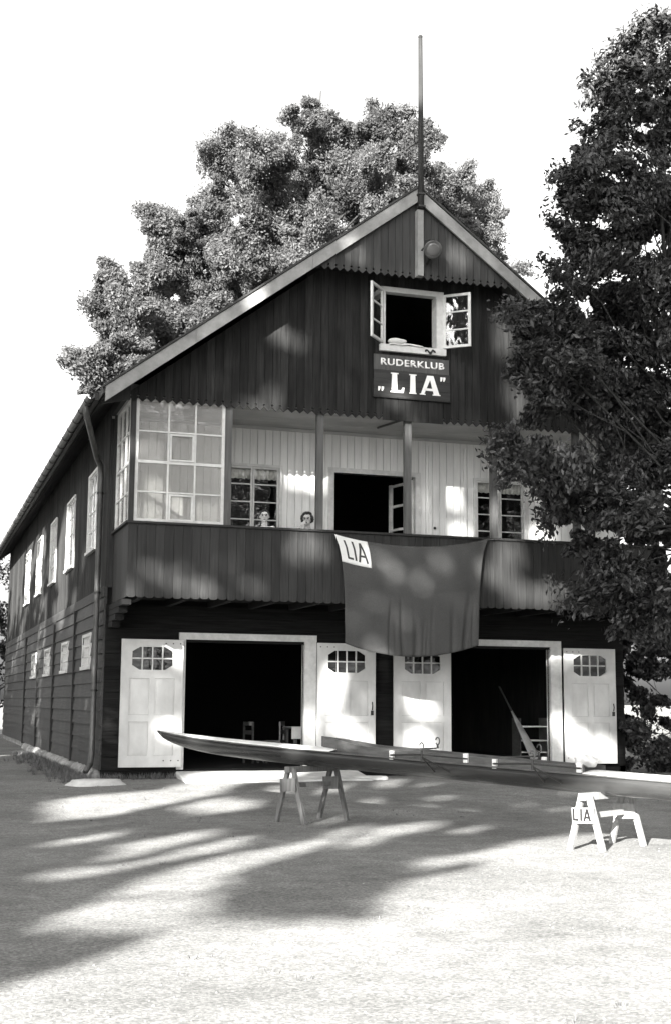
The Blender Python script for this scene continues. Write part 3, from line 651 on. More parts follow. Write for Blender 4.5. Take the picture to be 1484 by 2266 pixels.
m = MB(); disc(m, lc, la, [(.031, .155), (.031, .178), (.050, .178), (.050, .153)]); m.build('rim', 'metal', ld, smooth=True)
m = MB(); m.tube([(8.82, P2-.25, 10.12), (8.83, P2-.3, 10.14), (8.86, P2-.30, 10.14)], .02, 6); m.tube([(9.19, P2-.3, 10.2), (9.10, P2-.24, 10.36), (8.98, P2-.22, 10.36), (8.87, P2-.24, 10.33)], .013, 6); m.tube([(9.02, P2-.16, 10.0), (9.02, P2-.02, 9.95)], .025, 6); m.build('bracket', 'iron', ld)
# bedding on the attic sill
def blanket(name, x0, x1, y0, y1, z, drop, mat, seed, bump=.05):
    n, k = 26, 16; vs = []
    for j in range(k+1):
        for i in range(n+1):
            u, v = i/n, j/k; x = x0+(x1-x0)*u; y = y0+(y1-y0)*v
            zz = z+bump*(.5+noise.noise(Vector((u*4+seed, v*3, 0))))*math.sin(math.pi*u)**.5-(drop*(1-v*3.3)**1.3*(.6+.5*noise.noise(Vector((u*3, seed, 2)))) if v < .3 else 0)
            vs.append((x, y, zz))
    m = MB(); m.add(vs, [(j*(n+1)+i, j*(n+1)+i+1, (j+1)*(n+1)+i+1, (j+1)*(n+1)+i) for j in range(k) for i in range(n)])
    o = m.build(name, mat, None, smooth=True); md = o.modifiers.new('thickness', 'SOLIDIFY'); md.thickness = .02; return o
thing(blanket('blanket', 8.42, 9.12, P1-.19, P1+.12, 8.46, .05, 'cloth', 3, .03), 'white blanket spread over the attic windowsill', 'blanket')
m = MB(); m.ell((8.62, P1-.06, 8.53), (.19, .12, .06), 20, 12); m.v = [(x+.01*noise.noise(Vector((x*9, y*9, z*9))), y, z+.02*noise.noise(Vector((x*7, y*7, 1)))) for x, y, z in m.v]
thing(m.build('pillow', 'cloth', None, smooth=True), 'crumpled white pillow airing at the left end of the attic sill', 'pillow')
thing(blanket('dark_cloth', 9.15, 9.37, P1-.185, P1+.1, 8.45, .17, 'darkwood', 8, .02), 'dark cloth hanging over the right end of the attic sill', 'cloth')
# ------------------------------------------------------------------ banner
BT = list(zip([7.36, 7.445, 7.49, 7.515, 7.535, 7.55, 7.56, 7.565, 7.57, 7.575, 7.58], np.linspace(4.70, 2.68, 11)))
BRt = list(zip([10.46, 10.385, 10.34, 10.31, 10.29, 10.275, 10.265, 10.26, 10.255, 10.25, 10.25], np.linspace(4.74, 2.70, 11)))
FOLD = [(random.uniform(.08, .98)**.8, random.uniform(.008, .02), random.uniform(.012, .035), random.uniform(.4, .62)) for _ in range(22)]
def lerp(P, t):
    t *= len(P)-1; i = min(int(t), len(P)-2); f_ = t-i
    return (P[i][0]*(1-f_)+P[i+1][0]*f_, P[i][1]*(1-f_)+P[i+1][1]*f_)
def bpt(u, v, off=0):
    l = lerp(BT, v); r = lerp(BRt, v); s = 4*u*(1-u)
    z = l[1]*(1-u)+r[1]*u-(.14*(1-v)**2+.05+.18*v)*s; x = l[0]*(1-u)+r[0]*u
    rip = .012*math.sin(u*19+1.2*math.sin(v*3))*(.3+v)+.014*noise.noise(Vector((u*5, v*5, 0)))
    for fu, fwid, fa, fv in FOLD: rip += fa*math.exp(-((u-fu-.01*math.sin(v*5+fu*20))/fwid)**2)*sst(fv, fv+.25, v)
    rip += .010*math.exp(-((v-.47-.02*math.sin(u*7))/.012)**2)
    hang = .03*math.sin(math.pi*v)
    return (x+.006*math.sin(u*50)*v, P1-.125-hang+rip*.8-off, z)
bn = root('banner', (8.9, P1-.12, 4.7), 'large dark cloth banner with a white LIA corner hung over the balcony parapet', 'banner')
def patch(u0, u1, v0, v1, n, k, off): return [bpt(u0+(u1-u0)*i/n, v0+(v1-v0)*j/k, off) for j in range(k+1) for i in range(n+1)], [(j*(n+1)+i, j*(n+1)+i+1, (j+1)*(n+1)+i+1, (j+1)*(n+1)+i) for j in range(k) for i in range(n)]
m = MB(); m.add(*patch(0, 1, 0, 1, 150, 50, 0)); o = m.build('cloth', 'bannercloth', bn, smooth=True); o.modifiers.new('thickness', 'SOLIDIFY').thickness = .003
m = MB(); m.add(*patch(.0, .205, 0, .25, 20, 12, .006)); o = m.build('corner_patch', 'whitebanner', bn, smooth=True); o.modifiers.new('thickness', 'SOLIDIFY').thickness = .003
def stroke(a, b, w_=.013):                 # letter stroke laid on the cloth
    m = MB(); n = 8; vs = []
    du, dv = b[0]-a[0], (b[1]-a[1])*.65; L_ = math.hypot(du, dv); nu, nv = -dv/L_*w_/2, du/L_*w_/2/.65
    for i in range(n+1):
        t = i/n; u, v = a[0]+(b[0]-a[0])*t, a[1]+(b[1]-a[1])*t
        vs += [bpt(u+nu, v+nv, .010), bpt(u-nu, v-nv, .010)]
    m.add(vs, [(2*i, 2*i+1, 2*i+3, 2*i+2) for i in range(n)]); return m
for nm, ss in (('letter_l', [((.050, .035), (.050, .205)), ((.046, .198), (.085, .198))]), ('letter_i', [((.102, .03), (.102, .21))]), ('letter_a', [((.150, .03), (.124, .215)), ((.150, .03), (.180, .215)), ((.134, .155), (.169, .155))])):
    mm = MB()
    for s_ in ss: q = stroke(*s_); mm.add(q.v, q.f)
    o = mm.build('letter', 'ink', bn); o.modifiers.new('thickness', 'SOLIDIFY').thickness = .002
m = MB(); m.tube([(7.33, P1-.10, 4.71), (7.4, P1-.125, 4.69)], .006, 5); m.tube([(10.46, P1-.12, 4.73), (10.6, P1-.09, 4.75)], .006, 5); m.tube([bpt(i/40, 0, .002) for i in range(41)], .007, 5); m.build('rope', 'trestle', bn)
# rod under the balcony ceiling
m = MB(); m.tube([(8.60, -.8, 7.03), (8.86, -1.68, 7.05)], .022, 6); m.build('hook_rod', 'post', rec)
# ------------------------------------------------------------------ people on the balcony
def add_remesh(o, vs=.012):
    md = o.modifiers.new('union', 'REMESH'); md.mode = 'VOXEL'; md.voxel_size = vs; md.use_smooth_shade = True
    s_ = o.modifiers.new('soften', 'SMOOTH'); s_.iterations = 3; s_.factor = .5
def person(cx_, cy_, top, face, woman, label):
    """seated figure, head top at z=top; face = unit XY direction of the gaze"""
    p = root('person', (cx_, cy_, 3.72), label, 'person')
    fx, fy = face; rx_, ry_ = fy, -fx       # forward, and the figure's left->right axis
    def q(f_, r_, z): return (cx_+fx*f_+rx_*r_, cy_+fy*f_+ry_*r_, z)
    hz = top-.125
    m = MB()
    # skull, jaw, nose, chin, ears
    m.ell(q(-.005, 0, hz+.02), (.080, .092, .102), 20, 14); m.ell(q(.02, 0, hz-.055), (.058, .064, .062), 16, 10)
    m.ell(q(.072, 0, hz-.092), (.026, .026, .020), 10, 8); m.tube([q(.085, 0, hz+.02), q(.108, 0, hz-.025), q(.088, 0, hz-.034)], [.010, .017, .012], 8)
    m.ell(q(.083, 0, hz-.060), (.018, .018, .010), 10, 8); m.ell(q(.078, 0, hz+.035), (.03, .05, .014), 12, 8)
    for s_ in (-1, 1): m.ell(q(-.005, s_*.084, hz-.005), (.016, .016, .03), 8, 8)
    m.tube([q(-.015, 0, hz-.08), q(-.03, 0, hz-.20)], [.052, .062], 14)
    # trunk, pelvis, thighs, shanks, feet
    m.tube([q(-.04, 0, hz-.19), q(-.045, 0, hz-.26), q(-.04, 0, hz-.42), q(-.05, 0, hz-.60), q(-.06, 0, hz-.72)], [.09, .15, .155, .135, .15], 18)
    for s_ in (-1, 1):
        m.ell(q(-.04, s_*.15, hz-.245), (.07, .07, .065), 12, 8)
        m.tube([q(-.05, s_*.09, hz-.72), q(.38, s_*.11, hz-.70)], [.085, .058], 12); m.tube([q(.38, s_*.11, hz-.70), q(.40, s_*.11, 3.80)], [.056, .038], 12); m.tube([q(.38, s_*.11, 3.77), q(.56, s_*.12, 3.755)], [.04, .03], 8)
    arms = []
    if woman:
        arms = [[q(-.04, .17, hz-.25), q(.10, .27, hz-.26), q(.15, .11, hz-.15), q(.13, .04, hz-.075)], [q(-.04, -.17, hz-.25), q(.02, -.24, hz-.45), q(.26, -.16, hz-.40), q(.34, -.14, hz-.25)]]
    else:
        arms = [[q(-.04, .18, hz-.25), q(.02, .25, hz-.5), q(.26, .16, hz-.46), q(.33, .12, hz-.45)], [q(-.04, -.18, hz-.25), q(.0, -.25, hz-.48), q(.24, -.20, hz-.34), q(.32, -.18, hz-.33)]]
    for A in arms:
        m.tube([A[0], A[1]], [.052, .044], 10); m.tube([A[1], A[2]], [.044, .030], 10); m.ell(((A[2][0]+A[3][0])/2, (A[2][1]+A[3][1])/2, (A[2][2]+A[3][2])/2), (.035, .035, .035), 10, 8)
        d = Vector(A[3])-Vector(A[2]); d.normalize(); sd = d.cross(Vector((fx, fy, .3))).normalized()
        for k, ln in enumerate((.06, .075, .07, .055)):
            b_ = Vector(A[3])-d*.02+sd*(k-1.5)*.018; m.tube([b_-d*.02, b_+d*ln*.6, b_+d*ln+Vector((fx, fy, 0))*.012], [.010, .009, .007], 6)
        b_ = Vector(A[2])+sd*.03; m.tube([b_, b_+d*.05+sd*.02], [.012, .009], 6)
    o = m.build('body', 'skinlight' if woman else 'skin', p, smooth=True); add_remesh(o)
    e = MB(); [e.ell(q(.083, s_*.032, hz+.012), (.014, .015, .011), 8, 6) for s_ in (-1, 1)]; [e.tube([q(.088, s_*.018, hz+.032), q(.085, s_*.052, hz+.030)], .008, 5) for s_ in (-1, 1)]; e.tube([q(.098, -.02, hz-.062), q(.098, .02, hz-.062)], .007, 5); e.build('eyes_and_mouth', 'hairdark', p)
    h = MB()
    if woman:
        for i in range(60):
            a = random.uniform(0, 6.28); b_ = random.uniform(-.5, 1.4); f_ = .1*math.cos(b_)*math.cos(a); r_ = .105*math.cos(b_)*math.sin(a)
            if f_ > .045 and b_ < .85: continue
            h.ell(q(-.02+f_, r_, hz+.03+.112*math.sin(b_)), (.034, .034, .030), 8, 6)
    else:
        h.ell(q(-.036, 0, hz+.052), (.094, .103, .098), 18, 12); [h.ell(q(.01+.05*random.random(), random.uniform(-.05, .05), hz+.108), (.02, .02, .015), 6, 5) for _ in range(10)]
    o = h.build('hair', 'hairdark', p, smooth=True); add_remesh(o, .010)
    c_ = MB(); c_.tube([q(-.035, 0, hz-.175), q(-.04, 0, hz-.21), q(-.045, 0, hz-.27), q(-.04, 0, hz-.42), q(-.05, 0, hz-.62), q(-.06, 0, hz-.76)], [.075, .115, .172, .172, .15, .168], 20)
    for s_, A in zip((1, -1), arms):
        c_.ell(q(-.04, s_*.15, hz-.245), (.085, .085, .078), 12, 8); c_.tube([A[0], tuple(Vector(A[0]).lerp(Vector(A[1]), .6))], [.070, .062], 12)
    if woman: c_.tube([q(-.06, 0, hz-.72), q(.36, 0, hz-.74)], [.19, .20], 14)
    o = c_.build('dress' if woman else 'shirt', 'dress' if woman else 'shirt', p, smooth=True); add_remesh(o, .014)
    if not woman:
        t = MB(); [t.tube([q(-.06, s_*.09, hz-.72), q(.39, s_*.11, hz-.70), q(.41, s_*.11, hz-.74), q(.41, s_*.11, 3.86)], [.105, .078, .07, .055], 12) for s_ in (-1, 1)]; o = t.build('trousers', 'trousers', p, smooth=True); add_remesh(o, .014)
    return p
person(6.22, -1.15, 5.20, (-.25, -.968), False, 'short-haired man in a pale shirt looking out over the balcony rail')
person(7.06, -1.15, 5.18, (-.45, -.893), True, 'woman with dark curly hair holding a hand to her mouth on the balcony')
for x, lab in ((6.22, 'wooden stool on the balcony under the man'), (7.06, 'wooden stool on the balcony under the woman')):
    st = root('stool', (x, -1.05, 3.72), lab, 'stool'); zt_ = 4.25 if x < 6.5 else 4.23
    m = MB(); m.box(x-.19, x+.19, -1.24, -.84, zt_-.035, zt_); m.build('seat', 'trestle', st)
    for a in (-.15, .15):
        for b in (-.16, .16): m = MB(); m.box(x+a-.02, x+a+.02, -1.04+b-.02, -1.04+b+.02, 3.722, zt_-.035); m.build('leg', 'trestle', st)
# ------------------------------------------------------------------ trestles
BD = Vector((.498, -.867, 0)).normalized(); BP = Vector((-BD.y, BD.x, 0)) # boat axis, across (to the far right)
def trestle(c1, c2, ztop, mats, spread, label, fl=None):
    t = root('trestle', ((c1[0]+c2[0])/2, (c1[1]+c2[1])/2, 0), label, 'trestle', 'trestles carrying the rowing boat')
    c1 = Vector((*c1, 0)); c2 = Vector((*c2, 0)); ax = (c2-c1).normalized()
    m = MB(); m.beam(c1-ax*.08+Vector((0, 0, ztop-.04)), c2+ax*.08+Vector((0, 0, ztop-.04)), .09, .08); m.build('beam', mats[1], t, bevel=.006)
    for c, mt in ((c1, mats[0]), (c2, mats[1])):
        for s_ in (-1, 1):
            f_ = c+BD*s_*spread; zf = gz(f_.x, f_.y); m = MB(); m.beam(c+BD*s_*.045+Vector((0, 0, ztop-.02)), (f_.x, f_.y, zf-.005), .062, .045, (ax.x, ax.y, 0)); m.build('leg', mt, t)
        m = MB(); m.beam(c-BD*.14-ax*.052+Vector((0, 0, ztop-.25)), c+BD*.14-ax*.052+Vector((0, 0, ztop-.235)), .022, .17); m.build('gusset', mt, t)
    m = MB(); m.beam(c1+Vector((0, 0, ztop-.25)), c2+Vector((0, 0, ztop-.25)), .03, .06); m.build('stretcher', mats[1], t)
    return t
trestle((4.93, -7.70), (5.66, -7.28), .745, ('trestle', 'trestle'), .26, 'weathered grey wooden trestle under the left half of the boat')
t2 = trestle((7.20, -11.66), (7.98, -11.20), .625, ('trestlewhite', 'trestlewhite'), .21, 'white painted trestle with dark letters under the right end of the boat')
# stencil letters on its gusset
gc = Vector((7.20, -11.66, 0))-Vector((7.98-7.20, .46, 0)).normalized()*.066; rdir = BD
def gl(x, z): p = gc+rdir*x; return (p.x, p.y, z)
mm = MB()
z0_, z1_ = .325, .455
for (a, b) in (((-.115, z1_), (-.115, z0_)), ((-.115, z0_+.008), (-.055, z0_+.008)), ((-.02, z1_), (-.02, z0_)), ((.055, z1_), (.02, z0_)), ((.055, z1_), (.095, z0_)), ((.035, z0_+.04), (.078, z0_+.04))):
    mm.beam(gl(*a), gl(*b), .022, .006, (Vector((.78, .46, 0)).normalized())) if a[0] == b[0] or abs(a[1]-b[1]) > .05 else mm.beam(gl(*a), gl(*b), .006, .022)
mm.build('lettering', 'black', t2)
# ------------------------------------------------------------------ rowing boat
bo = root('rowing_boat', (5.29, -7.47, .75), 'long slender rowing boat with pale deck and dark varnished hull resting on two trestles', 'boat')
C0 = Vector((5.29, -7.47, 0)); S0, S1 = 3.28, -9.2     # s runs towards the left tip
def bp(s, r, z): p = C0-BD*s+BP*r; return (p.x, p.y, z)
def ztop(s): t = (s-S1)/(S0-S1); return .965+.033*s+.085*abs((t-.5)*2)**6
def prof(s):
    t = (s-S1)/(S0-S1); e = max(0., 1-abs(2*t-1)**2.6); hw = .005+.26*e**.8; dep = .02+.205*min(1, (1-abs(2*t-1)**7))
    dep = .015+.21*(max(0, 1-abs(2*t-1)**9))**.6
    return hw, dep
hl = MB(); vs = []; n = 90; K = 12
ss = [S0+(S1-S0)*i/n for i in range(n+1)]
for s in ss:
    hw, dep = prof(s); zt_ = ztop(s)
    for k in range(K+1):
        a = math.pi*k/K; vs.append(bp(s, -hw*math.copysign(abs(math.cos(a))**.7, math.cos(a)), zt_-dep*abs(math.sin(a))**.75))
hl.add(vs, [(i*(K+1)+k, i*(K+1)+k+1, (i+1)*(K+1)+k+1, (i+1)*(K+1)+k) for i in range(n) for k in range(K)])
hu = hl.build('hull', 'hull', bo, smooth=True); md = hu.modifiers.new('thickness', 'SOLIDIFY'); md.thickness = .008
CK0, CK1 = -.55, -4.45
for a, b in ((S0-.02, CK0), (CK1, S1+.02)):
    d_ = MB(); vs = []; n2 = 36; k2 = 8
    for i in range(n2+1):
        s = a+(b-a)*i/n2; hw, dep = prof(s)
        for k in range(k2+1): u = -1+2*k/k2; vs.append(bp(s, hw*1.03*u, ztop(s)+.004+.028*min(1, hw/.2)*(1-u*u)))
        # close the crowned deck with a flat underside
    d_.add(vs, [(i*(k2+1)+k, i*(k2+1)+k+1, (i+1)*(k2+1)+k+1, (i+1)*(k2+1)+k) for i in range(n2) for k in range(k2)])
    o = d_.build('deck', 'deck', bo, smooth=True); md = o.modifiers.new('thickness', 'SOLIDIFY'); md.thickness = .01
for s_ in (-1, 1):                         # gunwale strips
    m = MB(); m.tube([bp(s, s_*(prof(s)[0]+.006), ztop(s)-.004) for s in ss[1:-1]], .011, 6); m.build('gunwale', 'boatwood', bo, smooth=True)
for s_ in (-1, 1):                         # coaming boards, meeting in a raised point
    m = MB(); vs = []; q_ = [CK0-i*(CK0-CK1)/26 for i in range(27)]
    pts = [(CK0+.36, 0.0, .19, .05)]+[(s, s_*min(.235, .235*((CK0+.36-s)/.9)**.8), .115-.03*sst(0, 3.8, CK0-s)+.05*max(0, 1-(CK0-s)*2), -.03) for s in q_]
    for (s, r, h1, h0) in pts:
        for dr in (0, .014): vs += [bp(s, r-s_*dr, ztop(s)+h0), bp(s, r-s_*dr, ztop(s)+h1)]
    n3 = len(pts); fs = []
    for i in range(n3-1):
        a = i*4; b = a+4; fs += [(a, a+1, b+1, b), (a+2, b+2, b+3, a+3), (a+1, a+3, b+3, b+1), (a, b, b+2, a+2)]
    m.add(vs, fs+[(0, 2, 3, 1), (n3*4-4, n3*4-3, n3*4-1, n3*4-2)]); m.build('coaming', 'boatwood', bo)
for i, s in enumerate((-1.3, -2.15, -3.0, -3.85)):
    m = MB(); m.beam(bp(s, -.2, ztop(s)-.02), bp(s, .2, ztop(s)-.02), .24, .018); m.build('seat', 'boatwood', bo)
    m = MB(); m.beam(bp(s+.3, -.23, ztop(s)-.0), bp(s+.3, .23, ztop(s)-.0), .03, .03); m.build('thwart', 'boatwood', bo)
    m = MB(); m.box(*[0]*6) if False else None
def rigger(s, side, reach):
    r = MB(); pin = Vector(bp(s, side*(.25+reach), ztop(s)+.13)); hw = .25
    for ds, z in ((.85, .06), (-.38, .05)): r.tube([bp(s+ds, side*hw, ztop(s)+z), pin+Vector((0, 0, -.03))], .012, 6)
    for ds in (.12, -.12): r.tube([bp(s+ds, side*(hw+.02), ztop(s)-.12), pin+Vector((0, 0, -.06))], .010, 6)
    r.tube([pin+Vector((0, 0, -.10)), pin+Vector((0, 0, .02))], .014, 8); o = r.build('outrigger', 'iron', bo)
    g_ = MB(); c = pin+Vector((0, 0, .02)); A = BD
    g_.tube([c+A*(.032*math.cos(t))+Vector((0, 0, .045+.048*math.sin(t))) for t in np.linspace(-2.6, 2.9, 14)], .009, 6); g_.build('oarlock', 'metal', o)
    w = MB(); w.beam(bp(s+.85, side*hw, ztop(s)+.06), bp(s+.79, side*hw, ztop(s)+.06), .03, .11); w.build('rigger_block', 'deck', o); w = MB(); w.beam(bp(s-.38, side*hw, ztop(s)+.06), bp(s-.32, side*hw, ztop(s)+.06), .03, .11); w.build('rigger_block', 'deck', o)
rigger(-1.65, 1, .42); rigger(-2.45, -1, .42); rigger(-3.25, 1, .42); rigger(-4.05, -1, .42)
m = MB(); m.ell((0, 0, 0), (.14, .10, .07), 22, 14)
cc = Vector(bp(-4.35, .02, ztop(-4.35)+.135)); m.v = [tuple(cc+Vector(v)*(1+.5*noise.noise(Vector(v)*14))) for v in m.v]
thing(m.build('towel', 'cloth', None, smooth=True), 'crumpled white towel lying on the boat at the end of the cockpit', 'towel')
# ------------------------------------------------------------------ inside the open gates
def chair(x, y, rz, label):
    c = root('chair', (x, y, .33), label, 'chair', 'wooden chairs inside the left opening'); z = .33; cs, sn = math.cos(rz), math.sin(rz)
    T = lambda a, b, h: (x+a*cs-b*sn, y+a*sn+b*cs, z+h)
    m = MB(T); m.box(-.2, .2, -.2, .2, .43, .46); m.build('seat', 'boatwood', c)
    for a in (-.17, .17):
        m = MB(T); m.box(a-.018, a+.018, -.19, -.155, 0, .43); m.build('leg', 'boatwood', c); m = MB(T); m.box(a-.018, a+.018, .165, .20, 0, .86); m.build('leg', 'boatwood', c)
    for h in (.60, .78): m = MB(T); m.box(-.15, .15, .172, .192, h, h+.08); m.build('back_slat', 'boatwood', c)
chair(7.0, 2.3, 1.9, 'chair at the left of the small group inside the left opening'); chair(7.5, 2.7, 4.2, 'chair next to the cloth-covered table inside the left opening')
tb = root('table', (8.2, 2.4, .33), 'table with a white cloth inside the left opening', 'table')
m = MB(); m.box(7.72, 8.9, 2.0, 2.8, 1.04, 1.075); m.build('tabletop', 'boatwood', tb)
for a, b in ((7.8, 2.06), (8.82, 2.06), (7.8, 2.72), (8.82, 2.72)): m = MB(); m.box(a-.03, a+.03, b-.03, b+.03, .33, 1.04); m.build('leg', 'trestle', tb)
m = MB(); m.box(7.69, 8.10, 1.97, 2.6, 1.078, 1.086); m.box(7.69, 8.0, 1.96, 1.968, .84, 1.086); o = m.build('tablecloth', 'cloth', None); thing(o, 'white cloth hanging over the left end of the table inside', 'tablecloth')
oa = root('oar', (12.5, .55, .33), 'pale oar leaning blade-down inside the right opening', 'oar')
m = MB(); a = Vector((12.62, .45, .40)); b = Vector((12.28, .95, 1.45)); m.tube([a+(b-a)*t for t in (0, .2, .5, .8, 1)], [.10, .11, .085, .05, .024], 12)
m.v = [(x, y*.35+(.45+(z-.4)/1.05*.5)*.65, z) for x, y, z in m.v]; m.build('blade', 'rake', oa, smooth=True)
m = MB(); m.tube([b, b+(b-a)*.5], .020, 8); m.build('shaft', 'darkwood', oa, smooth=True)
sf_ = root('shelf', (12.9, 1.4, .33), 'small wooden rack behind the right jamb inside', 'rack')
for z in (.55, .80, 1.1): m = MB(); m.box(12.62, 13.3, 1.2, 1.6, z, z+.03); m.build('shelf_board', 'deck', sf_)
for x in (12.62, 13.27): m = MB(); m.box(x-.03, x, 1.2, 1.6, .33, 1.3); m.build('upright', 'boatwood', sf_)
# ------------------------------------------------------------------ trees
LIT=[(-1.85,6.18,8.65,0.18,0.22,20),(-1.85,6.46,8.36,0.21,0.14,-20),(-1.85,6.15,7.15,0.14,0.12,0),(-1.85,10.95,8.84,0.15,0.5,-12),(-1.85,11.19,7.43,0.15,0.43,0),(-1.85,8.69,7.35,0.22,0.1,0),(-2.4,9.7,10.16,0.13,0.11,0),(-2.4,7.53,10.0,0.09,0.07,0),(-1.83,4.39,3.75,0.12,0.1,0),(-1.83,4.97,3.61,0.15,0.13,0),(-1.83,4.72,3.58,0.19,0.1,0),(-1.83,4.57,3.92,0.1,0.06,0),(-1.83,3.55,3.52,0.08,0.11,0),(-1.83,6.87,4.56,0.25,0.12,-15),(-1.83,6.65,4.29,0.09,0.1,0),(-1.83,7.09,4.34,0.09,0.08,0),(-1.83,3.98,3.91,0.08,0.07,0),(-1.83,5.33,4.06,0.07,0.08,0),(-1.83,5.84,3.67,0.09,0.07,0),(-1.9,8.52,4.04,0.12,0.09,-20),(-1.9,8.23,4.25,0.08,0.04,-20),(-1.9,9.1,3.84,0.07,0.08,0),(-1.9,9.47,4.25,0.05,0.04,0),(-1.9,8.72,3.14,0.04,0.05,0),(-1.83,10.95,4.5,0.17,0.33,-10),(-1.83,10.63,4.09,0.28,0.11,8),(-1.83,11.13,3.74,0.24,0.28,-20),(-1.83,11.78,3.7,0.2,0.23,0),(-1.83,12.11,3.92,0.12,0.12,0),(0,7.16,6.02,0.15,0.15,0),(0,4.34,5.65,0.13,0.12,20),(0,4.26,5.16,0.17,0.1,0),(0,4.83,5.32,0.18,0.14,0),(0,5.33,5.21,0.11,0.09,0),(0,4.77,6.12,0.08,0.07,0),(0,7.49,6.0,0.13,0.18,0),(0,10.54,5.93,0.14,0.17,0),(0,12.52,5.11,0.26,0.17,0),(0,12.5,6.1,0.09,0.08,0),(0,10.74,5.15,0.16,0.15,0),(-1.75,10.71,5.34,0.07,0.19,0),(-1.75,10.75,4.99,0.06,0.18,0),(-0.14,4.43,2.73,0.08,0.03,0),(-0.14,4.74,2.64,0.13,0.06,-20),(-0.14,4.83,2.46,0.11,0.14,0),(-0.14,4.3,1.39,0.18,0.17,0),(-0.14,4.72,1.08,0.16,0.17,0),(-0.14,7.91,2.1,0.19,0.2,0),(-0.14,7.84,1.69,0.17,0.23,0),(-0.14,8.17,1.12,0.24,0.12,0),(-0.14,8.52,0.85,0.15,0.18,0),(-0.14,7.43,1.2,0.07,0.35,0),(-0.14,9.62,1.63,0.17,0.13,-30),(-0.14,9.85,1.46,0.17,0.13,-40),(-0.14,9.72,0.83,0.32,0.13,0),(-0.14,12.88,2.52,0.1,0.08,0),(-0.14,12.73,1.21,0.1,0.19,0),(-0.14,13.17,0.92,0.22,0.21,-25),(-0.14,13.33,0.7,0.24,0.17,-25),(-0.14,13.95,0.64,0.17,0.21,0),(-0.14,13.84,0.42,0.12,0.08,0),(-0.14,12.94,1.26,0.1,0.13,0),(0,3.53,1.13,0.1,0.2,10),(0,3.57,1.32,0.07,0.1,0)]
LITL=[(7.95,5.05,1.61,1.04),(7.55,3.85,1.19,0.56),(8.8,3.87,1.27,0.35),(5.21,3.85,0.86,0.15),(5.47,3.24,0.88,0.1),(12.93,5.94,0.69,0.41),(3.54,4.61,0.24,0.26),(5.5,4.8,0.27,0.38),(2.93,3.49,0.37,0.09),(2.18,1.52,0.28,0.18),(1.14,4.73,0.27,0.28),(0.88,3.63,0.26,0.27),(0.95,2.05,0.26,0.22)]
